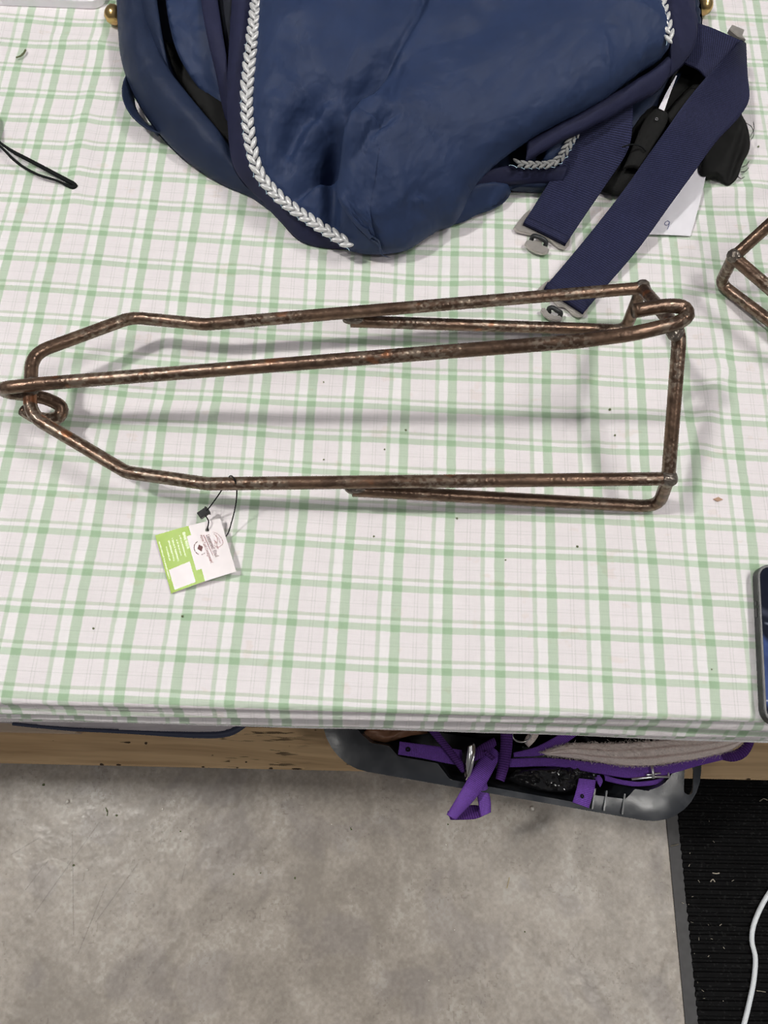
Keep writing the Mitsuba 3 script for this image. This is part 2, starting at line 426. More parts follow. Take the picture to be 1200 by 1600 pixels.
mat('dull_chaff', lambda p, n, uv: mix((0.10, 0.09, 0.07), (0.42, 0.38, 0.31), noise(p.x * 70, p.y * 70)), 0.8)
mat('grit_white', (0.75, 0.72, 0.66), 0.7)
mat('stalk_green', (0.11, 0.13, 0.06), 0.7)
mat('hoof_chip', (0.42, 0.27, 0.19), 0.7)
mat('lamp_housing', (0.5, 0.5, 0.5), 0.5)
mat('bag_vinyl', lambda p, n, uv: mi.Color3f(0.46, 0.42, 0.44) * (0.85 + 0.3 * fbm(p.x * 30, p.y * 60, octaves=3)), 0.4)
mat('bag_piping', (0.030, 0.038, 0.075), 0.55)
mat('cardboard', (0.42, 0.33, 0.25), 0.8)
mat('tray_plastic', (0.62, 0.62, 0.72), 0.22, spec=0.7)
mat('tray_shaded_wall', (0.16, 0.22, 0.25), 0.2, spec=0.7)  # dark reflecting gap behind the rim, painted as the wall's colour
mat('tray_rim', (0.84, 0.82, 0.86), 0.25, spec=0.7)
scene['clear_plastic'] = {'type': 'thindielectric', 'int_ior': 1.45}


def screen_color(p, n, uv):
    s, t = uv.x, uv.y      # s across the glass, t from the lower end (0) to the top (1)
    w = fbm(s * 5, t * 9, octaves=3)
    blue = smoothstep(0.08, 0.14, t) * (1 - smoothstep(0.47, 0.53, t + 0.5 * s - 0.05))
    col = mix((0.004, 0.006, 0.016), (0.045, 0.075, 0.21), blue * (0.55 + 0.45 * smoothstep(0.3, 0.6, w)))
    col = mix(col, (0.16, 0.18, 0.24), band(t * 1.0 + 0.06 * s, 0.62, 0.006, 0.006) * smoothstep(0.05, 0.12, s))
    col = mix(col, (0.10, 0.11, 0.16), band(t + 0.2 * s, 0.70, 0.02, 0.02) * 0.35)
    return mix(col, (0.55, 0.57, 0.66), band(t - 0.03 * s, 0.135, 0.004, 0.004) * smoothstep(0.0, 0.05, s))


mat('screen_glass', screen_color, 0.06, spec=0.5)

# ---------------------------------------------------------------- setting: floor, lamps, table, cloth
EDGE = 0.0695                                                     # front edge of the table top (y)
k = obj('floor', box(-4.0, 4.0, -3.0, 5.5, -0.05, 0.0), 'concrete')
tag(k, 'grey-brown mottled concrete floor with fine scratches', kind='structure')

for i, (x, y, z, sx, sy, rad) in enumerate(LAMPS):
    nm = 'ceiling_light' if i == 0 else f'ceiling_light_{i:03d}'
    obj(nm + '__housing', box(x - sx / 2 - 0.03, x + sx / 2 + 0.03, y - sy / 2 - 0.03, y + sy / 2 + 0.03, z + 0.005, z + 0.09, 0.01), 'lamp_housing')
    d = trimesh.Trimesh([[x - sx / 2, y - sy / 2, z], [x + sx / 2, y - sy / 2, z], [x + sx / 2, y + sy / 2, z], [x - sx / 2, y + sy / 2, z]], [[0, 2, 1], [0, 3, 2]], process=False)
    scene[nm + '__diffuser'] = {**mikit.ply(d, 'lamp_housing'), 'emitter': {'type': 'area', 'radiance': rgb(rad, rad * 0.975, rad * 0.93)}}
    tag(nm, ['ceiling light high above the left end of the table', 'ceiling light high above the right end of the table', 'ceiling light high above the aisle, near left of the table', 'ceiling light high above the aisle, near right of the table'][i], 'ceiling light', 'ceiling lights of the hall')

TX0, TX1, TY1 = -1.0, 1.0, 1.32
obj('display_table__tabletop', box(TX0, TX1, EDGE + 0.006, TY1, TABLE - 0.034, TABLE - 0.004, 0.004), 'table_laminate')
for x in (TX0 + 0.05, TX1 - 0.05):
    for y in (EDGE + 0.16, TY1 - 0.08):
        obj('display_table__leg', trimesh.creation.cylinder(0.018, segment=[[x, y, 0.0], [x, y, TABLE - 0.034]], sections=20), 'steel_leg', 30)
tag('display_table', 'long table under the green plaid cloth, standing over the wooden pallet', 'table')

# the cloth: where its woven stripes lie was surveyed at these crossings: column, row, pixel
SURVEY = """-5 1 408 679;-6 1 328.5 673;-7 1 252 670;-5 2 403.5 730;-6 2 325.5 727;-7 2 246 724;-7 3 237 781;-7 4 230.5 839;-5 4 391.5 844;-9 -2 132.5 505;-10 -2 61 502;-9 -1 121.5 555.5;-7 0 264 622;-6 0 339 623.5;-8 0 192 616;-6 1 333 674.5;-12 -13 45 33;-11 -13 106 39;-12 -12 37 72;-11 -12 97 74;-10 -12 159 75;-12 -11 26 108;-11 -11 88 112;-10 -11 150 116;-12 -10 16 148;-11 -10 79 151;-10 -10 141 153;-11 -9 67.5 188;-10 -9 132.5 192;-9 -9 196 193;-11 -8 58 229;-10 -8 122.5 232.5;-9 -8 188 232.5;-11 -7 47 270;-10 -7 113 274;-9 -7 178 276;-11 -6 37 313;-10 -6 104 316.5;-9 -6 171 318.5;-6 -6 377.5 332.5;-6 -5 369 379;-5 -5 435 384;-4 -5 505 385;-4 -4 502.5 433;-3 -4 571.5 436;-2 -4 640 442.5;-1 -4 709.5 444;0 -4 779.4 444;-3 -1 564 583.5;-2 -1 634.5 588;-1 -1 707 590;0 -1 780 593;-4 0 486 631.5;-3 0 559.5 633.6;-2 0 633.6 637.5;-1 0 706 642.6;0 0 780 645;-4 1 483 683.5;-3 1 556.5 685.6;-2 1 631 689.5;-1 1 705 693;0 1 780.6 697;-3 3 551 796;-2 3 627 800;-1 3 703.5 805;0 3 781 808;-3 4 545 854.5;-2 4 624 859;-1 4 701 863.5;0 4 780 866.5;1 0 853.5 648.6;2 0 928 651.6;3 0 1004 650;4 0 1075.5 657;5 0 1151 660;1 1 855 702;2 1 930 705;3 1 1006 708;4 1 1084.5 708;5 1 1156.5 715.5;1 3 859.5 812;2 3 936.6 815;3 3 1014 819;4 3 1093.5 822.6;5 3 1173 826.5;3 4 1019.8 877;4 4 1098 882;3 5 1024.6 936.5;4 5 1105 942;3 6 1028 1000.6;4 6 1110 1004;3 7 1032.4 1066;4 7 1115.5 1070.6;5 -3 1135.5 510;2 -2 928.5 552;2 -1 927 597;3 -2 997.5 556.5;3 -1 1002 603;5 -2 1140 559.5;5 -1 1144.5 609;4 -4 1059 453;5 -4 1125 465;5 -6 1114 373.75;6 -6 1180 377.5;4 -5 1057 411;5 -7 1109 334;6 -7 1173 334;-3 7 531.7 1041.7;-2 7 615 1046.7;-1 7 697.7 1050;0 7 781.7 1053;-8 4 149.5 834;-9 4 67.5 829;-7 5 220 898;-8 5 136 894;-9 5 53 890;-7 6 208 961;-8 6 123 957;-9 6 39 952.5;-6 6 291 964;-9 7 24.5 1018;-8 7 111 1022.5;-7 7 195 1025.5;-6 7 282 1029.5;-9 8 11 1084;-8 8 99 1090;-7 8 186 1092;-8 -6 239 324.5;-11 -5 24.5 357.5;-10 -5 92 361;-9 -5 161 364.5;-8 -5 230.5 369.5;-11 -4 12.5 403;-10 -4 82 406;-9 -4 152 410;-8 -4 222.5 416;-7 -4 292.5 420;-10 -3 70 452.5;-9 -3 143 459;-8 -3 214.5 462.5;-7 -3 286 467"""
_d = np.array([[float(t) for t in r.split()] for r in SURVEY.split(';')])
_xy = np.array([W(p[2], p[3])[:2] for p in _d])
_lin, *_ = np.linalg.lstsq(np.c_[np.ones(len(_xy)), _xy], _d[:, :2], rcond=None)
_rbf = RBFInterpolator(_xy, _d[:, :2] - np.c_[np.ones(len(_xy)), _xy] @ _lin, kernel='thin_plate_spline', smoothing=1e-3, degree=1)


def weave(XY):
    far = np.clip(XY, [-0.60, EDGE - 0.002], [0.56, 1.02])        # no extrapolation of the drift beyond the surveyed cloth
    return np.c_[np.ones(len(XY)), XY] @ _lin + _rbf(far)


RIDGES = [  # soft folds of the cloth: pixels along the crest, height, half width
    ([(1128, 505), (1118, 600), (1098, 680), (1088, 775)], 0.0035, 0.012),
    ([(905, 560), (920, 640), (938, 740)], 0.0022, 0.010),
    ([(150, 110), (130, 210), (120, 300), (112, 380)], 0.0028, 0.014),
    ([(60, 60), (180, 72), (230, 100)], 0.002, 0.010),
    ([(690, 440), (800, 452), (900, 470)], 0.0018, 0.008),
    ([(1090, 300), (1160, 300), (1210, 290)], 0.003, 0.012),
    ([(1000, 560), (1100, 575), (1190, 590)], 0.0022, 0.011),
    ([(500, 455), (560, 460), (640, 470)], 0.002, 0.010),
    ([(350, 400), (420, 445), (480, 440)], 0.002, 0.012),
    ([(160, 655), (300, 650), (450, 660)], 0.0016, 0.013),
    ([(1050, 600), (1075, 700), (1095, 800)], 0.0022, 0.009)]


PRESSED = sg.Polygon(WS([(190, -120), (190, 60), (225, 165), (300, 240), (400, 300), (490, 375), (600, 378), (690, 345), (740, 332), (800, 305), (900, 262), (950, 205), (1085, 90), (1092, -120)], 0.02)[:, :2])


def cloth_height(XY):
    p = np.c_[XY, XY[:, :1] * 0]
    h = 0.0016 * (meshkit.fbm(p * 9, 3, 5) - 0.4) + 0.0009 * (meshkit.fbm(p * [40, 40, 1], 3, 8) - 0.5)
    for line, a, w in RIDGES:
        d, s, t = polydist(XY, WS(line, 0.0))
        h = h + 1.6 * a * np.exp(-(d / w) ** 2) * taper(t, 0.3)
    dd = shapely.distance(shapely.points(XY[:, 0], XY[:, 1]), PRESSED)          # the blanket's weight flattens the cloth under it
    h = np.where(dd < 0.03, np.minimum(h, -0.001 + 0.10 * dd), h)
    return np.maximum(h, -0.001)


def make_cloth():
    xs = np.linspace(TX0 - 0.012, TX1 + 0.012, 360)
    ys = np.linspace(EDGE, TY1 + 0.01, 230)
    r, drop = 0.007, 0.083
    arc = np.linspace(0, math.pi / 2 * 0.9, 7)[1:]
    sk = np.linspace(0, 1, 34)[1:]
    nx = len(xs)
    rows, uvs = [], []
    for y in ys[::-1]:
        XY = np.c_[xs, np.full(nx, y)]
        fade = np.clip((y - EDGE) / 0.02, 0, 1)
        rows.append(np.c_[XY, TABLE + cloth_height(XY) * fade])
        uvs.append(weave(XY))
    e = weave(np.c_[xs, np.full(nx, EDGE)])
    dv = weave(np.c_[xs, np.full(nx, EDGE + 0.0)]) * 0 + _lin[2]      # change of the weave per metre, over the edge
    for a in arc:
        rows.append(np.c_[xs, np.full(nx, EDGE - r * math.sin(a)), np.full(nx, TABLE - r + r * math.cos(a))])
        uvs.append(e - dv * (r * a))
    y0, z0, s0 = EDGE - r * math.sin(arc[-1]), TABLE - r + r * math.cos(arc[-1]), r * arc[-1]
    for t in sk:
        s = t * drop
        p = np.c_[xs * 2.2, np.full(nx, t * 9.0), xs * 0]
        wob = meshkit.fbm(p * 2 + 3, 3, 12) - 0.5
        slow = meshkit.noise(np.c_[xs * 2.5, xs * 0, xs * 0 + 4], 9) - 0.5
        fold = 0.004 * wob * 0.8
        for k_, (c_, a_, w_) in enumerate(((.14, -.0042, .045), (.30, .0034, .06), (.47, -.0034, .05), (.62, .0036, .05), (.80, -.0030, .045), (.93, .002, .04))):
            cc = c_ + 0.10 * (meshkit.fbm(np.c_[xs * 3.1 + k_ * 7, xs * 0 + k_, xs * 0], 2, 40 + k_) - .5)
            fold = fold + a_ * (0.4 + 1.1 * meshkit.noise(np.c_[xs * 4 + k_ * 3, xs * 0, xs * 0], 60 + k_)) * np.exp(-((t - cc) / w_) ** 2)
        out = 0.011 * t + 0.004 * slow * t + fold * min(1, t * 8)
        z = z0 - s * 0.985 - 0.006 * slow * t + 0.0015 * np.sin(xs * 37) * t
        rows.append(np.c_[xs, y0 - out, z])
        uvs.append(e - dv * (s0 + s) + np.c_[0.10 * (xs - 0.0) * t * 2 + 0.0 * xs, 0 * xs])
    v, uv = np.vstack(rows), np.vstack(uvs)
    n = len(rows)
    i, j = np.meshgrid(np.arange(n - 1), np.arange(nx - 1), indexing='ij')
    q = np.stack([i * nx + j, (i + 1) * nx + j, (i + 1) * nx + j + 1, i * nx + j + 1], -1).reshape(-1, 4)
    m = trimesh.Trimesh(v, np.vstack([q[:, [0, 1, 2]], q[:, [0, 2, 3]]]), process=False)
    hem = rows[-1]
    return m, uv, hem


cloth, cloth_uv, hem = make_cloth()
k = obj('tablecloth__cloth', cloth, 'plaid_cotton', True, cloth_uv)
mat('hem_thread', lambda p, n, uv: mi.Color3f(0.80, 0.78, 0.78) * (0.8 + 0.4 * noise(p.x * 700, p.y * 700, p.z * 700)), 0.9)
hemp = hem.copy()
hemp[:, 2] += 0.0012 * (meshkit.noise(np.c_[hem[:, 0] * 260, hem[:, 0] * 0, hem[:, 0] * 0], 4) - 0.5)
obj('tablecloth__hem', tube(resample(hemp, 900), 0.0017, 6), 'hem_thread', True)
tag('tablecloth__hem', 'frayed white hem')
tag('tablecloth', 'white cotton tablecloth with green plaid stripes spread over the table', 'tablecloth')

# ---------------------------------------------------------------- pallet under the table
PY0, PZ = 0.0168, 0.12
n = 0
for y0, y1 in ((PY0, PY0 + 0.135), (PY0 + 0.20, PY0 + 0.30), (PY0 + 0.36, PY0 + 0.46), (PY0 + 0.52, PY0 + 0.62), (PY0 + 0.68, PY0 + 0.80)):
    obj('wooden_pallet__deck_board', box(-0.86, 0.90, y0, y1, PZ - 0.021, PZ, 0.004), 'pallet_wood')
for x in (-0.80, 0.0, 0.80):
    obj('wooden_pallet__stringer', box(x - 0.022, x + 0.022, PY0 + 0.012, PY0 + 0.79, 0.0, PZ - 0.021, 0.002), 'pallet_wood')
tag('wooden_pallet', 'low wooden pallet on the concrete floor under the table', 'pallet')

# ---------------------------------------------------------------- rubber mat, cable
MX0 = 0.5515
ed = np.linspace(-1.0, 0.024, 260)
wav = 0.573 + 0.0009 * np.sin(ed * 2 * math.pi / 0.0125) + 0.001 * (meshkit.noise(np.c_[ed * 90, ed * 0, ed * 0], 2) - 0.5)
border = sg.Polygon(np.vstack([np.c_[np.full(260, MX0), ed], np.c_[wav, ed][::-1]]))
obj('rubber_mat__border', extrude(border, 0.0, 0.0032), 'mat_border')
tag('rubber_mat__border', 'flat grey border strip')


def mat_ribs():
    per, n = 0.0142, 72
    ys, zs = [], []
    for i in range(n):
        y = -1.0 + i * per
        for f, z in ((0.0, 0.0022), (0.10, 0.0064), (0.16, 0.0070), (0.62, 0.0058), (0.72, 0.0022)):
            ys.append(y + f * per)
            zs.append(z)
    ys, zs = np.array(ys), np.array(zs)
    xs = np.array([0.5725, 0.60, 0.64, 0.70, 0.8, 1.0, 1.3, 1.6])
    v = np.concatenate([np.c_[np.full(len(ys), x) + (0.0008 * np.sin(ys * 500) if x < 0.58 else 0), ys, zs] for x in xs])
    m = len(ys)
    i, j = np.meshgrid(np.arange(len(xs) - 1), np.arange(m - 1), indexing='ij')
    q = np.stack([i * m + j, (i + 1) * m + j, (i + 1) * m + j + 1, i * m + j + 1], -1).reshape(-1, 4)
    f = [q[:, [0, 1, 2]], q[:, [0, 2, 3]]]
    low = np.c_[v[:m, :2], np.zeros(m)]
    b = len(v)
    j = np.arange(m - 1)
    f += [np.stack([j, j + 1, b + j + 1], 1), np.stack([j, b + j + 1, b + j], 1)]
    return trimesh.Trimesh(np.vstack([v, low]), np.vstack(f), process=False)


obj('rubber_mat__ribbed_face', mat_ribs(), 'mat_rubber', 25)
tag('rubber_mat', 'black ribbed rubber floor mat with a grey border, right of the bare concrete', 'mat')
cp = [(1260, 1330), (1225, 1365), (1200, 1398), (1184, 1428), (1176, 1452), (1175, 1472), (1180, 1495), (1178, 1530), (1170, 1570), (1161, 1606), (1150, 1650)]
obj('white_cable', tube(curve(WS(cp, -TABLE + 0.0105), 90), 0.0042, 12), 'cable_white', True)
tag('white_cable', 'thin white cable lying in a loose curve on the black ribbed mat', 'cable')

# ---------------------------------------------------------------- saddle racks
ROD = 0.0066


def blob(p, r, seed, sq=(1, 1, 1)):
    m = trimesh.creation.icosphere(3, 1.0)
    v = np.array(m.vertices)
    v = v * (1 + 0.30 * (meshkit.fbm(v * 2.2 + seed, 3, seed) - 0.5)[:, None]) * r * np.array(sq)
    return trimesh.Trimesh(v + p, m.faces, process=False)


def rack_parts():
    HC, HB, HN, HS0, HS1 = 0.065, 0.047, 0.058, 0.0712, 0.1545
    fc, nc = W(1003, 450, HC), W(1044, 748, HC)
    b2f, b2n = W(322, 507, 0.049), W(325, 756, 0.049)
    b1f, b1n = W(205, 496, HB), W(198, 738, HB)
    nf, nn = W(50, 553, HN), W(46, 648, HN)
    rails = fillet([fc, b2f, b1f, nf, nn, b1n, b2n, nc], [0, 0.05, 0.035, 0.026, 0.034, 0.03, 0.06, 0])
    apex = W(1062, 519, 0.140)
    lf, ln = W(977, 516, ROD), W(1028, 792, ROD)
    ef, en = W(548, 502, 0.0405), W(551, 766, 0.0405)
    base_f = fc + (lf - fc) * 1.0
    arch = fillet([ef, lf, fc, apex, nc, ln, en], [0, 0.013, 0.010, 0.022, 0.010, 0.016, 0])
    sp = [W(990, 486, HS1), W(1045, 478, HS1), W(1068, 481, HS1 - 0.001), W(1074, 492, HS1 - 0.001), W(1062, 503, HS1 - 0.001), W(1030, 512, HS1), W(985, 522, HS1 - 0.001), W(930, 529.5, HS1 - 0.006)]
    sp = curve(sp, 40)
    a, b = W(900, 533.5, HS1 - 0.010), W(60, 600, HS0)
    low = [W(30, 603.5, HS0), W(10, 606, HS0 - 0.003), W(5, 608.5, HS0 - 0.012), W(13, 613, 0.050), W(38, 616.5, 0.044), W(75, 624, 0.036), W(96, 637, 0.030), W(92, 651, 0.026), W(72, 655, 0.023), W(52, 650, 0.021), W(37, 641, 0.020)]
    spine = np.vstack([sp, resample([a, b], 30), curve(np.vstack([b, low]), 60)[1:]])
    return {'side_rail': tube(rails, ROD, 16), 'arch': tube(arch, ROD, 16), 'spine': tube(spine, ROD * 1.02, 16),
            'weld': [join(blob(fc + [0, 0, 0.002], 0.0074, 1, (1.1, 1.1, 0.95))), join(blob(nc + [0, 0, 0.002], 0.0076, 2, (1.1, 1.1, 0.95))), blob(W(1054, 517, 0.1465), 0.0080, 3, (1.0, 1.3, 0.8)),
                     blob(W(50, 603, 0.0645), 0.0078, 4, (1.2, 1.2, 0.8)), blob(W(552, 500, 0.043), 0.0060, 5, (1.9, 0.9, 0.9)), blob(W(556, 764, 0.043), 0.0060, 6, (1.9, 0.9, 0.9))]}, fc, b2f


parts, RC, RB = rack_parts()


def add_rack(name, to_world=None):
    for pn, ms in parts.items():
        for m in (ms if isinstance(ms, list) else [ms]):
            m = m.copy()
            if to_world is not None:
                m.apply_transform(to_world)
            obj(f'{name}__{pn}', m, 'weld_metal' if pn == 'weld' else 'rusty_steel', True)


add_rack('saddle_rack')
tag('saddle_rack', 'rusty welded steel saddle rack lying across the cloth with a price tag tied to it', 'saddle rack')
c2, e2 = W(1146, 402, 0.065), W(1204, 449, 0.065)
a1 = math.atan2(*(RB - RC)[1::-1])
a2 = math.atan2(*(e2 - c2)[1::-1])
M2 = trimesh.transformations.translation_matrix([c2[0], c2[1], 0]) @ trimesh.transformations.rotation_matrix(a2 - a1, [0, 0, 1]) @ trimesh.transformations.translation_matrix([-RC[0], -RC[1], 0])
add_rack('saddle_rack_001', M2)
tag('saddle_rack_001', 'second rusty saddle rack of which one corner shows at the right edge of the table', 'saddle rack')
for k_ in list(scene):
    if k_.startswith('saddle_rack') and '__weld' in k_:
        tag(k_, 'grey weld bead')

# ---------------------------------------------------------------- price tag on the rack
C00, C10, C11, C01 = W(242.5, 836.7, 0.004), W(344, 810, 0.010), W(369, 893, 0.011), W(267.5, 927.5, 0.003)
CW, CH = float(np.linalg.norm(C10 - C00)), float(np.linalg.norm(C01 - C00))


def on_card(a, b, lift=0.0):
    """Point of the card at the fractions a (left to right) and b (far to near), lifted off its face; the card is slightly bowed."""
    a, b = np.asarray(a, float)[..., None], np.asarray(b, float)[..., None]
    p = (C00 * (1 - a) + C10 * a) * (1 - b) + (C01 * (1 - a) + C11 * a) * b
    return p + np.array([0, 0, 1.0]) * (0.0025 * 4 * a * (1 - a) + lift)


def card_piece(poly, lo, hi, grid=0.05):
    """A printed or cut piece of the card given in card fractions, mapped on the bowed card."""
    out = []
    for g in getattr(poly, 'geoms', [poly]):
        if g.is_empty:
            continue
        g = shapely.segmentize(g, grid)
        m = trimesh.creation.extrude_polygon(g, 1.0, engine='earcut')
        v, f = np.array(m.vertices), np.array(m.faces)
        if grid < 0.2 and g.area > 0.02:
            v, f = trimesh.remesh.subdivide_to_size(v, f, 0.5)[:2] if False else (v, f)
        p = on_card(v[:, 0], v[:, 1], 0) + np.array([0, 0, 1.0]) * (lo + (hi - lo) * v[:, 2:3])
        t = trimesh.Trimesh(p, f, process=False)
        if t.volume < 0:
            t.invert()
        out.append(t)
    return join(out)


def cells(poly, n=12):
    """Cut into strips so that the piece can follow the bow."""
    return sg.MultiPolygon([g for i in range(n) for g in getattr(poly.intersection(sg.box(i / n, -1, (i + 1) / n, 2)), 'geoms', [poly.intersection(sg.box(i / n, -1, (i + 1) / n, 2))]) if g.area > 0])


hole = sg.Point(0, 0).buffer(0.5)
hole = shapely.affinity.translate(shapely.affinity.scale(hole, 0.060, 0.070), 0.77, 0.15)
full = sg.box(0, 0, 1, 1).difference(hole)
obj('price_tag__card', card_piece(cells(full), -0.0005, 0.0), 'card_white')
green = sg.Polygon([(0, 0), (0.52, 0), (0.52, 0.17), (0.45, 0.17), (0.45, 0.78), (0.53, 0.78), (0.53, 1), (0, 1)])
sq = sg.Polygon([(0.06, 0.623), (0.393, 0.60), (0.395, 0.96), (0.065, 0.965)])
obj('price_tag__green_print', card_piece(cells(green.difference(sq)), 0.00005, 0.00012), 'card_green')
tag('price_tag__green_print', 'green printed left side with a blank white square')


def card_text(text, a, b, height, mat_name, name, bold=False, length=None, slant=0.0):
    """Lettering that reads down the card (towards +b) with its tops towards +a."""
    m = meshkit.text_mesh(text, 1.0, 1.0, bold)
    v = np.array(m.vertices)
    s = height / CW
    wide = v[:, 0].max()
    sb = (length / wide) if length else height / CH
    p = on_card(a + v[:, 1] * s + slant * v[:, 0] * sb, b + v[:, 0] * sb, 0.00008) + np.array([0, 0, 0.00010]) * v[:, 2:3]
    t = trimesh.Trimesh(p, m.faces, process=False)
    if t.volume < 0:
        t.invert()
    return obj('price_tag__' + name, t, mat_name)


card_text('Untamed Soul', 0.725, 0.235, 0.0036, 'print_brown', 'lettering', True, 0.425, 0.11)
card_text('Horse Tack Consignment', 0.642, 0.213, 0.0026, 'print_red', 'lettering', True, 0.52, 0.075)
obj('price_tag__underline', card_piece(sg.Polygon([(0.690, 0.225), (0.742, 0.63), (0.749, 0.63), (0.703, 0.225)]), 0.0001, 0.0002), 'print_red')
dia = sg.Polygon([(0.592, 0.365), (0.638, 0.425), (0.600, 0.495), (0.553, 0.432)])
obj('price_tag__emblem', card_piece(dia, 0.0001, 0.0002), 'print_brown')
card_text('S', 0.573, 0.408, 0.0034, 'print_red', 'lettering', True)
arcs = []
for i, (t0, t1) in enumerate(((100, 128), (132, 165), (168, 200), (204, 236), (262, 276), (284, 296))):
    th = np.radians(np.linspace(t0, t1, 8))
    o = np.c_[0.600 + 0.098 * np.cos(th), 0.43 + 0.125 * np.sin(th) * -1]
    q_ = np.c_[0.600 + 0.088 * np.cos(th), 0.43 + 0.112 * np.sin(th) * -1]
    arcs.append(sg.Polygon(np.vstack([o, q_[::-1]])))
obj('price_tag__emblem_ring', card_piece(sg.MultiPolygon(arcs), 0.0001, 0.0002), 'print_brown')
sk_ = []
for line in ([(0.845, 0.22), (0.885, 0.25), (0.925, 0.33), (0.94, 0.41), (0.925, 0.47), (0.885, 0.49)], [(0.845, 0.25), (0.865, 0.29), (0.875, 0.36), (0.86, 0.41), (0.83, 0.43)], [(0.865, 0.28), (0.90, 0.37), (0.895, 0.43), (0.915, 0.45)],
             [(0.83, 0.37), (0.85, 0.42), (0.84, 0.47), (0.86, 0.50), (0.89, 0.50)], [(0.80, 0.44), (0.825, 0.49), (0.85, 0.53), (0.835, 0.47)], [(0.815, 0.36), (0.835, 0.40), (0.815, 0.42)]):
    sk_.append(sg.LineString(curve(line, 16)).buffer(0.0035))
obj('price_tag__horse_sketch', card_piece(shapely.union_all(sk_), 0.0001, 0.0002), 'print_red')
# the small print is too blurred to read: strokes of its length
rg = np.random.default_rng(11)
pr = []
for a, b0, b1, hgt in ((0.035, 0.12, 0.76, 0.026), (0.115, 0.24, 0.49, 0.026), (0.175, 0.15, 0.51, 0.028), (0.235, 0.13, 0.53, 0.028), (0.295, 0.18, 0.46, 0.026), (0.355, 0.12, 0.50, 0.024), (0.425, 0.085, 0.385, 0.048)):
    b = b0
    while b < b1:
        w_ = rg.uniform(0.012, 0.026)
        pr.append(sg.box(a - hgt / 2 * rg.uniform(0.55, 1), b, a + hgt / 2 * rg.uniform(0.6, 1), min(b + w_ * 0.8, b1)))
        b += w_ * rg.choice([1.0, 1.0, 1.0, 1.5])
obj('price_tag__small_print', card_piece(sg.MultiPolygon(pr), 0.0001, 0.0002), 'print_white')
tag('price_tag__small_print', 'blurred pale lines of small print')

hp = on_card(0.775, 0.15)
st = curve([hp + [0, 0, -0.004], hp + [0.0005, 0.001, 0.003], W(326, 815, 0.016), W(321, 803, 0.018), W(331, 788, 0.026), W(343, 771, 0.036), W(351, 758, 0.040), W(356, 748, 0.050), W(361, 743.5, 0.0575), W(366, 748, 0.0585), W(369, 757, 0.055),
            W(370, 772, 0.042), W(368, 790, 0.030), W(362, 815, 0.016), W(353, 838, 0.006), W(340, 842, 0.004), hp + [0, -0.002, -0.0025]], 120)
obj('price_tag__string', tube(st, 0.00062, 8), 'black_thread', True)
tag('price_tag__string', 'thin black string loop')
bp_ = W(318.5, 801.5, 0.018)
bb = box(-0.0058, 0.0058, -0.0036, 0.0036, -0.0025, 0.0025, 0.0006)
bb = join(bb, box(0.0035, 0.0052, -0.0044, 0.0044, -0.0029, 0.0029, 0.0004))
bb.apply_transform(trimesh.transformations.rotation_matrix(math.radians(38), [0, 0, 1]))
bb.apply_translation(bp_)
obj('price_tag__lock', bb, 'black_plastic')
tag('price_tag__lock', 'black plastic string lock')
tag('price_tag', 'white and green card price tag on a black string, hanging from the saddle rack', 'price tag')

# ---------------------------------------------------------------- horse blanket
BK = 'horse_blanket'


def shape(part, made, bsdf, smooth=True):
    m, uv = made
    m.vertices[:, 2] = np.maximum(m.vertices[:, 2], TABLE + .0012)          # nothing of it sinks into the cloth
    return obj(f'{BK}__{part}', m, bsdf, smooth, uv)


BODY = [(430, -130, .115), (412, -50, .110), (402, 10, .105), (395, 90, .095), (391, 170, .080), (396, 235, .062), (418, 292, .045), (452, 330, .030), (500, 362, .022), (543, 384, .020), (575, 390, .024), (605, 389, .027), (640, 383, .027), (662, 370, .026), (690, 352, .024),
        (712, 346, .026), (722, 332, .030), (736, 300, .040), (765, 262, .056), (800, 232, .068), (850, 198, .080), (900, 172, .088), (950, 145, .094), (1000, 108, .100), (1046, 73, .104), (1040, 30, .108), (1032, -20, .112), (1030, -130, .115), (900, -175, .115), (700, -190, .115), (540, -175, .115)]


def L_(pts, h):
    return WS(pts, h)


CR1 = L_([(690, -60), (655, 40), (606, 105), (560, 156), (522, 190), (486, 214), (440, 236)], .12)
CR1B = L_([(612, 95), (565, 150), (522, 192), (480, 222), (436, 262)], .11)
CR2 = L_([(628, 96), (612, 140), (607, 178)], .12)
LOBE = L_([(520, 186), (541, 222), (535, 275), (528, 318), (540, 352), (578, 384)], .08)
LOBEL = L_([(508, 196), (526, 228), (520, 275), (513, 318), (524, 350), (552, 376)], .08)
LOBE2 = L_([(536, 330), (552, 352), (580, 372), (612, 380)], .05)
CR3 = L_([(548, 248), (580, 212), (628, 184)], .11)
CR4 = L_([(630, 312), (655, 292), (690, 296)], .08)
CR5 = L_([(424, 236), (462, 184), (500, 160), (526, 150)], .10)
CR6 = L_([(945, 18), (960, 55), (986, 96)], .15)
CR7 = L_([(640, 300), (700, 288), (735, 262)], .09)
CR8 = L_([(560, 260), (600, 300), (612, 352)], .09)
CR9 = L_([(700, 60), (760, 20), (800, -40)], .15)
CR10 = L_([(455, 30), (470, 90), (500, 130)], .13)


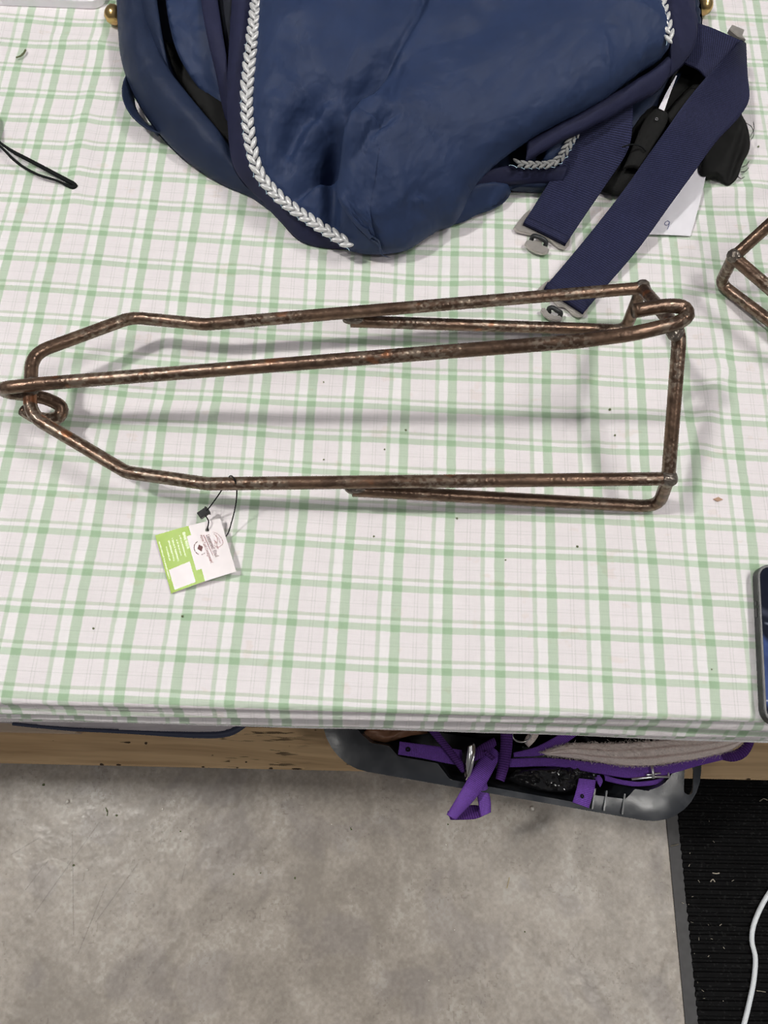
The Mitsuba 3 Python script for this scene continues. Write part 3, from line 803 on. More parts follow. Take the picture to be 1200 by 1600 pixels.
def body_feats(g, d):
    def valley(line, a, w, tp=.2):
        dist, side, t = polydist(g, line)
        return -a * np.exp(-(dist / w) ** 2) * taper(t, tp)

    def step(line, a, w, tp=.25):
        dist, side, t = polydist(g, line)
        s = dist * side
        return a * np.clip(s / w * 0.5 + 0.5, 0, 1) * np.exp(-np.clip(s, 0, 1) / 0.09) * taper(t, tp)
    h = 0.012 * (meshkit.fbm(np.c_[g * 9, g[:, :1] * 0], 3, 21) - 0.5) + 0.0032 * (meshkit.fbm(np.c_[g * [26, 34], g[:, :1] * 0], 3, 25) - 0.5)
    ctr = W(520, 200, .10)[:2]                                   # tension folds that run up and away from the gathered spot
    rel = g - ctr
    rr, th = np.linalg.norm(rel, axis=1), np.arctan2(rel[:, 1], rel[:, 0])
    fan = meshkit.fbm(np.c_[th * 4.5, rr * 3, rr * 0], 3, 27) - 0.5
    h += 0.008 * fan * np.exp(-(rr / 0.16) ** 2) * np.clip(rr / 0.03, 0, 1)
    h += valley(CR1, .012, .0045, .1) + valley(CR1B, .030, .016, .3) + step(CR1, .012, .006, .1)
    h += valley(CR2, .009, .006, .3)
    h += step(LOBE, .032, .005, .2) + valley(LOBEL, .034, .014, .25) + valley(LOBE2, .012, .005, .3)
    h += valley(CR3, .011, .0045, .3) + valley(CR4, .007, .004, .3) + valley(CR5, .024, .012, .3) + valley(CR7, .004, .010, .3) + valley(CR8, .005, .012, .3)
    h += valley(CR6, -.003, .004, .3) + valley(CR9, .004, .02, .3) + valley(CR10, .007, .014, .3)
    return h


body_made = (pillow(WS(BODY), R=.11, lift=.050, res=.0042, feats=body_feats, under=.05, floor=TABLE + .004))
shape('body', body_made, 'navy_nylon')
tag(BK + '__body', 'puffed navy nylon fold')
bt = np.array(body_made[0].vertices)
bt_tree = cKDTree(bt[:, :2])


def body_top(xy):
    return np.array([bt[bt_tree.query_ball_point(p, .006) or [bt_tree.query(p)[1]], 2].max() for p in np.atleast_2d(xy)])


# the fold's edge that rolls over to the left at the front
ra = WS([(552, 196, .11), (546, 216, .10), (539, 246, .088), (532, 280, .076), (527, 314, .060), (532, 346, .045), (550, 371, .034), (578, 388, .028)])
rb = WS([(584, 190, .12), (584, 216, .115), (578, 250, .105), (572, 284, .095), (568, 318, .08), (574, 346, .065), (590, 364, .055), (606, 378, .045)])
ra[:, 2] = body_top(ra[:, :2]) + np.array([.001, .006, .012, .014, .014, .012, .008, .002])
rb[:, :2] += (rb[:, :2] - ra[:, :2]) * .25
ra, rb = curve(ra, 90), curve(rb, 90)
rt = np.linspace(0, 1, 19)
rs = np.clip(rt / .55, 0, 1) ** 2 * (3 - 2 * np.clip(rt / .55, 0, 1))
top = ra[:, None] * (1 - rt[None, :, None]) + rb[:, None] * rt[None, :, None]
on = body_top(top[..., :2].reshape(-1, 2)).reshape(90, 19)
for _ in range(3):
    on = (np.roll(on, 1, 0) + on * 2 + np.roll(on, -1, 0)) / 4
    on[0], on[-1] = on[1], on[-2]
top[..., 2] = (ra[:, 2:] + .006 * np.sqrt(np.clip(rt / .2, 0, 1))) * (1 - rs) + (on + .0035 * (1 - rt) - .0022 * rt) * rs
bot = top - np.array([0, 0, .006])
bot[:, 0] = top[:, 0]
rows, cols = top.shape[:2]
gi, gj = np.meshgrid(np.arange(rows - 1), np.arange(cols - 1), indexing='ij')
q = np.stack([gi * cols + gj, gi * cols + gj + 1, (gi + 1) * cols + gj + 1, (gi + 1) * cols + gj], -1).reshape(-1, 4)
f = np.vstack([q[:, [0, 1, 2]], q[:, [0, 2, 3]]])
roll = trimesh.Trimesh(np.vstack([top.reshape(-1, 3), bot.reshape(-1, 3)]), np.vstack([f, f[:, ::-1] + rows * cols]), process=False)
if roll.face_normals[:len(f), 2].mean() < 0:
    roll.invert()
shape('rolled_edge', (roll, np.zeros((2 * rows * cols, 2))), 'navy_nylon')
LOWER = [(205, -140, .03), (212, -20, .026), (224, 60, .022), (262, 130, .018), (310, 195, .014), (360, 240, .012), (392, 280, .010), (420, 295, .010), (490, 362, .006), (600, 378, .005), (690, 345, .005), (735, 334, .008), (770, 324, .010), (792, 312, .012), (798, 294, .016), (850, 292, .018), (905, 268, .020), (962, 224, .026), (1012, 190, .030), (1056, 130, .036), (1085, 78, .044), (1097, 40, .046), (1092, -20, .046), (1092, -150, .046),
         (700, -170, .05)]
shape('lower_layer', pillow(WS(LOWER), R=.03, lift=.007, res=.008, under=.03, floor=TABLE + .003, rough=.004), 'navy_lining')
# small folds that hang out below the front
shape('hanging_fold', pillow(WS([(688, 356, .004), (726, 346, .004), (744, 336, .006), (772, 326, .007), (792, 312, .009), (799, 294, .014), (770, 286, .022), (735, 292, .024), (712, 322, .016)]), R=.02, lift=.014, res=.004, under=.02, floor=TABLE + .005, rough=.004), 'navy_nylon')
shape('hanging_fold', loft(WS([(728, 296, .030), (765, 290, .028), (800, 283, .027), (840, 281, .026), (880, 282, .026)]), WS([(745, 272, .040), (775, 262, .040), (800, 258, .036), (840, 262, .034), (890, 258, .034)]), 40, 8, .004, .006), 'navy_binding')
shape('hanging_fold', pillow(WS([(846, 252, .036), (862, 216, .046), (882, 203, .050), (897, 204, .050), (902, 214, .046), (884, 244, .038), (868, 254, .034)]), R=.015, lift=.008, res=.003, under=.015), 'navy_nylon')
# dark binding under the right edge of the fold
shape('binding', loft(WS([(822, 250, .050), (868, 222, .060), (920, 196, .068), (980, 164, .074), (1030, 136, .078), (1046, 118, .08)]), WS([(822, 222, .056), (868, 196, .066), (925, 164, .076), (985, 130, .084), (1040, 92, .090), (1060, 66, .092)]), 60, 10, .006, .006, .004, 4, 30), 'navy_binding')
shape('binding', loft(WS([(1046, 118, .08), (1072, 92, .08), (1086, 70, .082), (1090, 40, .085), (1086, -20, .088), (1084, -130, .09)]), WS([(1044, 84, .094), (1047, 72, .100), (1046, 60, .102), (1040, 20, .104), (1034, -30, .106), (1030, -130, .108)]), 60, 10, .005, .006, .006, 6, 40), 'navy_binding')
# binding beside the left braid
shape('binding', loft(WS([(370, -120, .092), (364, -20, .090), (358, 60, .085), (355, 130, .072), (356, 200, .056), (366, 262, .036), (402, 304, .018), (440, 344, .010), (470, 374, .006), (505, 385, .004), (540, 387, .004)]), WS([(412, -120, .106), (396, -20, .105), (388, 60, .098), (384, 130, .084), (386, 200, .070), (398, 254, .054), (424, 296, .040), (456, 328, .030), (494, 354, .022), (530, 376, .019), (548, 385, .017)]), 120, 12, .007, .006, .003, 8, 50), 'navy_binding')
# left side: turned-back flap, inner panel, ribbons
shape('side_flap', loft(WS([(186, -120, .050), (182, -20, .046), (184, 50, .040), (193, 108, .034), (222, 168, .028), (262, 218, .022), (310, 258, .016), (352, 284, .010), (392, 303, .008), (420, 325, .006)]), WS([(224, -120, .070), (222, -20, .068), (240, 50, .064), (262, 104, .060), (300, 154, .054), (332, 192, .046), (356, 224, .036), (372, 248, .026), (392, 284, .016), (422, 318, .010)]), 110, 14, .016, .010, .004, 9, 30), 'navy_lining')
tag(BK + '__side_flap', 'long rolled flap on the left')
shape('side_flap', loft(WS([(206, -120, .062), (208, -20, .062), (228, 50, .058), (250, 96, .052), (262, 112, .048)]), WS([(246, -120, .082), (243, -20, .080), (251, 40, .074), (258, 80, .064), (264, 108, .052)]), 60, 8, .006, .005, .003, 10, 60), 'navy_lining')
shape('inner_panel', pillow(WS([(258, -120, .074), (258, -10, .072), (264, 36, .064), (276, 80, .052), (296, 118, .040), (320, 148, .030), (346, 172, .024), (356, 150, .034), (352, 90, .056), (336, 10, .074), (328, -120, .08)]), R=.045, lift=.008, res=.004, under=.008, rough=.003), 'navy_nylon')
shape('layer', pillow(WS([(256, 60, .034), (276, 118, .030), (312, 172, .026), (350, 220, .024), (366, 236, .024), (366, 170, .026), (350, 150, .026), (300, 90, .03)]), R=.02, lift=.006, res=.006, under=.004), 'black_fabric')  # black sheet added in the hollow to paint its deep shade
tag(BK + '__layer', 'black lining added to paint the shade inside the fold')
shape('ribbon', loft(WS([(312, -120, .090), (312, -20, .088), (322, 50, .080), (336, 110, .062), (348, 170, .038), (354, 195, .026)]), WS([(338, -120, .094), (338, -20, .092), (346, 40, .086), (354, 90, .074), (358, 130, .060), (360, 185, .034)]), 60, 6, .003, .003, .002, 11, 40), 'navy_binding')
shape('ribbon', loft(WS([(338, -120, .080), (340, -20, .078), (348, 40, .074), (355, 76, .068), (357, 90, .066)]), WS([(366, -120, .088), (364, -20, .086), (361, 30, .082), (359, 66, .074), (358, 92, .068)]), 40, 6, .001, .003), 'dark_grey_felt')
tag(BK + '__ribbon_001', 'dark grey felt lining')
lp = curve(WS([(212, 106, .030), (198, 122, .028), (192, 142, .026), (194, 162, .025), (205, 182, .024), (222, 198, .022), (240, 208, .020), (258, 210, .018), (282, 206, .016)]), 50)
shape('loop_strap', loft(lp + [0, 0, 0.004], lp + [0.010, 0.008, -0.010], 50, 6, .001, .003), 'navy_lining')
kn = pillow(WS([(232, 196, .012), (246, 194, .014), (268, 196, .012), (286, 206, .010), (280, 212, .008), (262, 211, .006), (244, 212, .006)]), R=.008, lift=.010, res=.003, under=.006)
shape('loop_strap', kn, 'navy_lining')


def braid(path, half, step, seed, lift=0.002, edge=True):
    """A flat three-strand braid: two rows of slanting leaf-shaped links that lean together; pale stitching runs along one side."""
    p = np.asarray(path, float)
    L = np.linalg.norm(np.diff(p, axis=0), axis=1).sum()
    n = int(L / step)
    p = resample(p, n + 1)
    t = np.gradient(p, axis=0)
    t /= np.linalg.norm(t, axis=1, keepdims=True)
    side = np.cross(t, [0, 0, 1.0])
    side /= np.linalg.norm(side, axis=1, keepdims=True)
    up = np.cross(side, t)
    ico = trimesh.creation.icosphere(2, 1.0)
    V0 = np.array(ico.vertices)
    links, rg = [], np.random.default_rng(seed)
    for i in range(1, n):
        for s in (-1, 1):
            c = p[i] + t[i] * (step * 0.5 if s > 0 else 0) + side[i] * s * half * 0.46
            ax = t[i] * 0.86 - side[i] * s * 0.50
            ax /= np.linalg.norm(ax)
            bx = np.cross(up[i], ax)
            k = 1 + 0.10 * rg.standard_normal()
            q = V0 * [step * 0.74 * k, half * 0.46, half * 0.42]
            q[:, 1] *= 1 - 0.25 * (V0[:, 0] ** 2)
            links.append(trimesh.Trimesh(c + q[:, :1] * ax + q[:, 1:2] * bx + q[:, 2:] * up[i] + up[i] * (lift + 0.10 * half * q[:, :1] / step), ico.faces, process=False))
    st = None
    if edge:
        rows = []
        for i in range(n):
            for u in np.linspace(0, 1, 8, endpoint=False):
                a = 2 * math.pi * u
                rows.append(p[i] + t[i] * step * (u - 0.25 * math.sin(a)) + side[i] * (half * 0.98 + half * 0.20 * math.cos(a)) + up[i] * 0.0008)
        st = tube(np.array(rows), 0.00045, 5)
    return join(links), st


def add_braid(path, half, step, seed, cord='silver_braid_cord', look='silver-white plaited trim'):
    m, st = braid(curve(WS(path), 300), half, step, seed)
    k = obj(BK + '__braid', m, cord, True)
    tag(k, look)
    k = obj(k + '__stitching', st, 'pale_blue_stitching', True)
    tag(k, 'pale blue stitching')


add_braid([(408, -80, .119), (402, 0, .117), (395, 60, .112), (389, 110, .103), (386, 160, .091), (389, 205, .079), (395, 240, .068), (404, 268, .058), (420, 292, .051), (444, 316, .044), (474, 338, .038), (508, 360, .034), (532, 375, .031), (550, 384, .028)], .0070, .0108, 1)
add_braid([(1027, -60, .134), (1031, -10, .131), (1037, 20, .128), (1043, 46, .123), (1048, 70, .116)], .0056, .0095, 2)
add_braid([(797, 254, .046), (812, 258, .045), (835, 259, .044), (858, 258, .044), (871, 252, .046), (881, 240, .049), (890, 224, .052), (900, 208, .055), (907, 196, .056)], .0048, .0080, 3, 'shaded_braid_cord', 'silver plaited trim under the fold, shade painted into its cord')

# the two chest straps with their hooks
k = shape('strap', loft(WS([(962, 158, .062), (940, 175, .058), (908, 204, .048), (866, 272, .028), (842, 310, .015), (818, 348, .0085)]), WS([(990, 140, .066), (989, 165, .060), (988, 200, .052), (982, 232, .043), (944, 292, .025), (914, 336, .014), (884, 381, .0085)]), 120, 12, .0006, .0022), 'navy_webbing')
tag(k, 'shorter ribbed navy webbing strap')
hm = shape('strap__stitched_end', loft(WS([(823, 339, .0118), (818, 348, .0112)]), WS([(889, 370, .0118), (884, 381, .0112)]), 6, 12, .0004, .0042), 'navy_webbing')
k2 = shape('strap', loft(WS([(1157, 62, .070), (1138, 84, .068), (1111, 112, .066), (1074, 156, .061), (1040, 204, .057), (1008, 249, .042), (984, 284, .036), (957, 320, .033), (905, 385, .018), (851, 449, .0085)]), WS([(1166, 68, .046), (1168, 112, .040), (1170, 157, .046), (1156, 181, .048), (1119, 221, .052), (1085, 268, .046), (1047, 320, .033), (1000, 385, .018), (947, 447, .0088), (912, 488, .0085)]), 150, 12, .0008, .0022), 'navy_webbing')
tag(k2, 'longer ribbed navy webbing strap')
shape('strap_001__stitched_end', loft(WS([(856, 440, .0118), (851, 449, .0112)]), WS([(920, 474, .0118), (912, 488, .0112)]), 6, 12, .0004, .0042), 'navy_webbing')
k3 = shape('strap', loft(WS([(1048, 30, .074), (1072, 33, .072), (1100, 39, .070), (1135, 53, .068), (1160, 64, .066)]), WS([(1052, 84, .070), (1072, 98, .062), (1092, 108, .056), (1112, 128, .046), (1136, 112, .044)]), 60, 12, .0005, .0022), 'navy_webbing')
tag(k3, 'turned-under root of the longer strap')


def bar_between(px0, px1, h, w, t):
    a, b = W(*px0, h), W(*px1, h)
    return tube([a, b], w, 10, flat=t)


sl = plate([(1136, 52), (1141, 45), (1160, 53), (1157, 61), (1162, 68), (1150, 64)], .056, .062)
obj(BK + '__strap_slide', sl, 'nickel')
tag(BK + '__strap_slide', 'metal strap slide')


def hook(outline, moon, ring, h=.0035):
    k = obj(BK + '__hook', plate(outline, h, h + .0030, .0009, .0012), 'nickel', 40)
    tag(k, 'wavy nickel buckle plate')
    j = obj(k + '__tongue', plate(moon, h + .002, h + .0052, .0009, .0010), 'nickel', 40)
    tag(j, 'half-moon hook tongue')
    r = obj(k + '__rubber_ring', tube(curve(WS(ring), 30), .0027, 12), 'rubber', True)
    tag(r, 'black rubber ring')


hook([(826, 330), (817, 338), (808, 350), (802, 358), (806, 363), (818, 366), (828, 368), (838, 369), (848, 373), (858, 377), (864, 382), (872, 388), (882, 391), (889, 384), (891, 374), (886, 364), (860, 352)],
     [(819, 383), (822, 378), (828, 377), (833, 379), (838, 376), (846, 379), (846, 385), (852, 387), (858, 392), (854, 398), (846, 399), (836, 396), (826, 391)],
     [(830, 375, .004), (833, 369, .009), (840, 370, .0115), (847, 373, .0115), (853, 378, .009), (852, 384, .005)])
hook([(862, 436), (851, 443), (843, 450), (838, 456), (842, 462), (852, 466), (862, 470), (872, 480), (880, 480), (887, 485), (893, 492), (902, 497), (910, 496), (916, 490), (920, 480), (914, 470), (885, 455)],
     [(844, 487), (846, 483), (851, 483), (857, 491), (866, 495), (874, 495), (878, 499), (876, 503), (868, 504), (858, 501), (849, 494)],
     [(858, 489, .004), (858, 482, .009), (864, 481, .0115), (870, 485, .0115), (876, 489, .009), (875, 494, .005)])
tag(BK, 'navy blue nylon horse blanket, bundled up with silver braid trim and two hooked straps', 'horse blanket')

# ---------------------------------------------------------------- black fabric bundle and paper under the straps
FB = 'black_boot'
cuff = curve(WS([(1026, 196, .042), (1036, 168, .044), (1044, 140, .046), (1054, 116, .048), (1068, 101, .050), (1084, 99, .050), (1098, 108, .050), (1107, 126, .048), (1110, 150, .046), (1104, 178, .044)]), 60)
m, uv = loft(cuff, cuff + [0, 0.002, -0.034], 60, 6, 0, .002)
cu2 = cuff + np.array([0.0, 0, 0])
obj(FB + '__cuff', m, 'black_fabric', True, uv)
obj(FB + '__cuff_edge', tube(cuff, .0016, 8), 'black_fabric', True)
m, uv = pillow(WS([(935, 268, .010), (950, 246, .018), (980, 208, .026), (1004, 176, .032), (1022, 166, .034), (1036, 176, .034), (1060, 152, .034), (1085, 132, .034), (1106, 140, .032), (1112, 170, .028), (1080, 205, .028), (1046, 246, .024), (1000, 304, .014), (962, 306, .008), (934, 296, .006)]), R=.018, lift=.008, res=.004, under=.02, floor=TABLE + .005, rough=.006)
obj(FB + '__pad', m, 'black_fabric', True, uv)
m, uv = loft(WS([(974, 262, .034), (990, 226, .042), (1006, 190, .048), (1020, 170, .050)]), WS([(1000, 262, .036), (1022, 226, .044), (1040, 196, .050), (1046, 180, .050)]), 40, 8, .004, .004, .002, 3, 60)
obj(FB + '__flap', m, 'black_fabric', True, uv)
m, uv = loft(WS([(1040, 182, .048), (1058, 160, .052), (1080, 138, .054)]), WS([(1056, 204, .046), (1076, 178, .050), (1096, 152, .052)]), 30, 8, .004, .004, .002, 5, 60)
obj(FB + '__flap', m, 'black_fabric', True, uv)
m, uv = pillow(WS([(1100, 214, .026), (1130, 188, .036), (1152, 174, .040), (1163, 186, .036), (1171, 212, .030), (1171, 234, .022), (1160, 256, .016), (1152, 278, .010), (1141, 289, .006), (1134, 288, .008), (1122, 272, .016), (1112, 271, .018), (1096, 272, .016), (1096, 245, .022)]), R=.007, lift=.004, res=.003, under=.03, floor=TABLE + .005, rough=.005,
               feats=lambda g, d: -.008 * np.exp(-(polydist(g, WS([(1164, 190), (1160, 230), (1150, 276)], .03))[0] / .005) ** 2))
obj(FB + '__end_flap', m, 'black_fabric', True, uv)
for i, t in enumerate(([(1165, 192, .03), (1174, 198, .03), (1178, 210, .026), (1173, 219, .024)], [(1172, 214, .022), (1178, 202, .02), (1177, 190, .016)], [(1157, 262, .012), (1166, 258, .008), (1170, 252, .006)], [(1150, 274, .010), (1158, 279, .006), (1163, 276, .004)], [(1154, 268, .010), (1164, 268, .005), (1170, 262, .004)])):
    obj(FB + '__loose_thread', tube(curve(WS(t), 16), .0004, 5), 'black_thread', True)
x, y = 1026, 186
obj(FB + '__snap', tube(np.array([W(x, y, .0555) + .0016 * np.array([math.cos(a), math.sin(a), 0]) for a in np.linspace(0, 2 * math.pi, 13)[:-1]]), .0006, 6, closed=True), 'steel_leg', True)
m, uv = pillow(WS([(1010, 206, .020), (1026, 160, .024), (1042, 122, .028), (1066, 100, .030), (1092, 100, .030), (1112, 118, .030), (1122, 150, .028), (1104, 184, .026), (1060, 210, .022)]), R=.02, lift=.004, res=.004, under=.02, rough=.003)
obj(FB + '__pad', m, 'black_fabric', True, uv)
lace = curve(WS([(972, 230, .05), (985, 226, .052), (1000, 228, .05), (1010, 236, .046)]), 24)
obj(FB + '__lace', tube(lace, .0009, 6), 'black_thread', True)
tag(FB, 'black cloth leg boot with frayed threads lying under the navy straps', 'horse boot')

m, uv = loft(WS([(1044, 240, .018), (1022, 300, .010), (992, 366, .0035)]), WS([(1109, 247, .014), (1095, 310, .009), (1079, 368.5, .0035)]), 24, 10, .0012, .0004, .0016, 2, 18)
obj('paper_slip__sheet', m, 'white_paper', True, uv)
m, uv = loft(WS([(1029, 169, .056), (1042, 143, .058), (1056, 118, .056)]), WS([(1038, 173, .056), (1047, 147, .058), (1058, 118, .056)]), 20, 4, 0, .0004)
obj('paper_slip__folded_corner', m, 'white_paper', True, uv)
nine = curve(WS([(1046, 347, .0072), (1043.5, 345.2, .0073), (1039.6, 347.2, .0071), (1038.8, 350.5, .0068), (1041.5, 352, .0067), (1045, 349.8, .0069), (1046.3, 346.8, .0072), (1045.2, 352, .0066), (1043, 358, .0059)]), 60)
obj('paper_slip__number', tube(nine, .00034, 5), 'blue_ink', True)
tag('paper_slip__number', 'handwritten blue 9')
tag('paper_slip', 'white paper slip numbered 9 by hand, half under the longer navy strap', 'paper slip')

# ---------------------------------------------------------------- things at the left edge and top of the table
cord = curve(WS([(-30, 205, .012), (-8, 216, .011), (4, 226, .010), (22, 238, .009), (45, 250, .008), (75, 266, .007), (105, 282, .006), (116, 288, .005), (118, 291, .005), (114, 292.5, .005), (106, 290, .005), (88, 282, .005), (62, 274, .006), (40, 263, .008), (22, 250, .010), (6, 234, .011), (-8, 222, .012), (-30, 214, .013)]), 130)
rad = np.interp(np.linspace(0, 1, 130), [0, .12, .2, .45, .5, .58, .8, 1], [.0013, .0016, .0023, .0027, .0026, .0014, .0017, .0012])
obj('black_case__wrist_cord', tube(cord, rad, 10), 'black_thread', True)
tag('black_case__wrist_cord', 'black elastic cord loop')
m, uv = pillow(WS([(-16, 170, .018), (-12, 200, .016), (-16, 226, .014), (-60, 240, .014), (-130, 238, .016), (-136, 190, .018), (-120, 158, .02), (-60, 152, .02)]), R=.014, lift=.014, res=.004, under=.014, floor=TABLE + .005)
obj('black_case__body', m, 'black_fabric', True, uv)
tag('black_case', 'small black case at the left edge, its cord loop lying on the cloth', 'case')


def rounded(x0, x1, y0, y1, r):
    return sg.box(x0 + r, y0 + r, x1 - r, y1 - r).buffer(r, quad_segs=8)


tp = W(164, 8, .0)
tx1, ty0 = float(tp[0]), float(W(80, 12.5)[1])
R0 = rounded(tx1 - .30, tx1, ty0, ty0 + .20, .016)
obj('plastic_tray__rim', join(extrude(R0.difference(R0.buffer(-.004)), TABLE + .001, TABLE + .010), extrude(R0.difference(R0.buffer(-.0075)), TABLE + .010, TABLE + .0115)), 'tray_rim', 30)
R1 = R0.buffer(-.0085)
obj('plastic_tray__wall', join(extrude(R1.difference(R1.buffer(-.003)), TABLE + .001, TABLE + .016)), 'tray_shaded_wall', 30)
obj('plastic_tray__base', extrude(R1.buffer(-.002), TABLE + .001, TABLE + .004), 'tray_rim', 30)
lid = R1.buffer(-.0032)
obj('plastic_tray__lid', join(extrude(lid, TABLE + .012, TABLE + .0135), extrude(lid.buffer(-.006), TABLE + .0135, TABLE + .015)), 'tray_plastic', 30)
tag('plastic_tray', 'pale plastic box with rounded corners in the upper left corner of the table', 'plastic box')


def lathe(prof, axis0, axis1, sections=28):
    """Turned piece: prof = (distance along the axis in fractions, radius)."""
    a, b = np.asarray(axis0, float), np.asarray(axis1, float)
    L = np.linalg.norm(b - a)
    m = trimesh.creation.revolve(np.array([[0, 0]] + [[r, t * L] for t, r in prof] + [[0, L]]), sections=sections)
    m.apply_transform(trimesh.geometry.align_vectors([0, 0, 1], (b - a) / L))
    m.apply_translation(a)
    return m


prof = [(0.0, .004), (0.08, .0085), (0.2, .0115), (0.34, .0125), (0.46, .0105), (0.52, .0078), (0.58, .0082), (0.64, .0110), (0.76, .0120), (0.88, .0095), (0.97, .005)]
for i, (p0, p1, lab) in enumerate((((176, 24, .013), (222, 4, .016), 'rounded brass fitting peeking out left of the horse blanket beside the plastic box'), ((1101, 10, .014), (1070, -30, .016), 'shiny brass fitting peeking out at the upper right corner of the horse blanket'))):
    nm = 'brass_fitting' if i == 0 else 'brass_fitting_001'
    a, b = W(*p0), W(*p1)
    d = (b - a) / np.linalg.norm(b - a)
    obj(nm + '__knob', lathe(prof, a - d * .010, a + d * .030), 'brass', True)
    obj(nm + '__shank', tube([a + d * .028, a + d * .055], .005, 14), 'brass', True)
    tag(nm, lab, 'brass fitting')

# ---------------------------------------------------------------- phone
pa = math.radians(90 - 5.4)
pu, pr_ = np.array([math.cos(pa), math.sin(pa)]), np.array([math.sin(pa), -math.cos(pa)])
low_left = W(1191, 1100, .011)[:2]
ctr = low_left - pu * 0.018 + pu * 0.0785 + pr_ * 0.0385


def phone_piece(poly, z0, z1):
    m = extrude(poly, 0, z1 - z0)
    v = np.array(m.vertices)
    q = ctr + v[:, :1] * pr_ + v[:, 1:2] * pu
    t = trimesh.Trimesh(np.c_[q, TABLE + z0 + v[:, 2]], m.faces, process=False)
    return t


P0 = rounded(-.0385, .0385, -.0785, .0785, .0135)
PZ0 = 0.0022
case = [phone_piece(P0.buffer(-.0012), PZ0, PZ0 + .001), phone_piece(P0, PZ0 + .001, PZ0 + .0096), phone_piece(P0.difference(P0.buffer(-.0026)), PZ0 + .0096, PZ0 + .0112), phone_piece(P0.buffer(-.0006).difference(P0.buffer(-.0022)), PZ0 + .0112, PZ0 + .0116)]
mat('phone_case', (0.016, 0.019, 0.018), 0.42)
mat('phone_lip', (0.045, 0.045, 0.047), 0.35)
obj('phone__case', join(case[:3]), 'phone_case', 35)
obj('phone__case_lip', join(case[3:]), 'phone_lip', 35)
scr = P0.buffer(-.0027)
m = phone_piece(scr, PZ0 + .0096, PZ0 + .0102)
v = np.array(m.vertices)
rel = v[:, :2] - ctr
obj('phone__screen', m, 'screen_glass', False, np.c_[(rel @ pr_ + .0385) / .077, (rel @ pu + .0785) / .157])
tag('phone__screen', 'dark glass screen showing a deep blue picture')
for s0, s1 in ((.024, .033), (.036, .040)):
    b = sg.box(-.0393, s0 - (.06 if False else 0), -.0380, s1)
    obj('phone__side_button', phone_piece(sg.box(-.0392, s0, -.0380, s1), PZ0 + .004, PZ0 + .0078), 'phone_lip')
tag('phone', 'mobile phone in a black case at the right front edge of the table', 'phone')

# ---------------------------------------------------------------- storage tote on the pallet
TZ = 0.33
t1, t2 = W(575, 1206, TZ - TABLE)[:2], W(1030, 1286, TZ - TABLE)[:2]
tex = (t2 - t1) / np.linalg.norm(t2 - t1)
tey = np.array([-tex[1], tex[0]])


def TL(px, py, h=None):
    """Tote coordinates of a pixel at its rim height."""
    p = W(px, py, (TZ if h is None else h) - TABLE)[:2] - t1
    return p @ tex, p @ tey


xa, xb = TL(499, 1134)[0], TL(1098, 1205)[0]
DEP = 0.36
OUT = rounded(xa, xb, 0.0, DEP, 0.080)


def inner():
    x_s = [TL(x, y)[0] for x, y in ((608, 1168), (622, 1183), (684, 1191), (704, 1215), (902, 1250), (925, 1248), (978, 1244), (992, 1238))]
    f = lambda w: w
    bot = [(xa + .075, .040), (x_s[0], .040), (x_s[1], .028), (x_s[2], .028), (x_s[3], .009), (x_s[4], .008), (x_s[5], .022), (x_s[6], .024), (x_s[7], .040), (xb - .075, .040)]
    core = rounded(xa + .042, xb - .040, .040, DEP - .040, .050)
    slot = sg.Polygon([(x, y) for x, y in bot] + [(xb - .075, .10), (xa + .075, .10)])
    return core.union(slot).buffer(-.003).buffer(.006).buffer(-.003), x_s


INN, XS = inner()


def tote_mesh(m):
    v = np.array(m.vertices)
    q = t1 + v[:, :1] * tex + v[:, 1:2] * tey
    t = trimesh.Trimesh(np.c_[q, v[:, 2]], m.faces, process=False)
    return t


hx0, hy0 = TL(1073, 1214)
hx1, hy1 = TL(1087, 1196)
slot_hole = rounded(xb - .026, xb - .012, .045, .085, .006)
TK = 'storage_tote'
flange = OUT.difference(INN).difference(slot_hole)


def rim_mesh():
    res = .004
    rings = [resample(np.array(r.coords), int(r.length / res) + 4)[:-1] for r in [flange.exterior] + list(flange.interiors)]
    b = np.vstack(rings)
    x0, y0, x1, y1 = flange.bounds
    gx, gy = np.meshgrid(np.arange(x0, x1, res), np.arange(y0, y1, res))
    g = np.c_[gx.ravel(), gy.ravel()]
    g = g[shapely.contains_xy(flange, g[:, 0], g[:, 1])]
    g = g[cKDTree(b).query(g)[0] > res * .6]
    pts = np.vstack([b, g])
    tri = Delaunay(pts).simplices
    c = pts[tri].mean(1)
    tri = tri[shapely.contains_xy(flange, c[:, 0], c[:, 1])]
    a = pts[tri]
    area = np.cross(a[:, 1] - a[:, 0], a[:, 2] - a[:, 0])
    tri[area < 0] = tri[area < 0][:, ::-1]
    d = shapely.distance(shapely.points(pts[:, 0], pts[:, 1]), OUT.exterior)
    q = np.clip(1 - d / .034, 0, 1)
    z = TZ - .0052 * q ** 1.8
    n = len(pts)
    v = np.vstack([np.c_[pts, z], np.c_[pts, z - .003]])
    f = [tri, tri[:, ::-1] + n]
    k = 0
    for r in rings:
        i = k + np.arange(len(r))
        j = k + (np.arange(len(r)) + 1) % len(r)
        f += [np.stack([i, i + n, j + n], 1), np.stack([i, j + n, j], 1)]
        k += len(r)
    return trimesh.Trimesh(v, np.vstack(f), process=False)


obj(TK + '__rim', join([tote_mesh(rim_mesh()), tote_mesh(extrude(OUT.difference(OUT.buffer(-.003)), TZ - .018, TZ - .0056))]), 'tote_plastic', 35)
tag(TK + '__rim', 'scuffed black rim with a stepped handle recess')


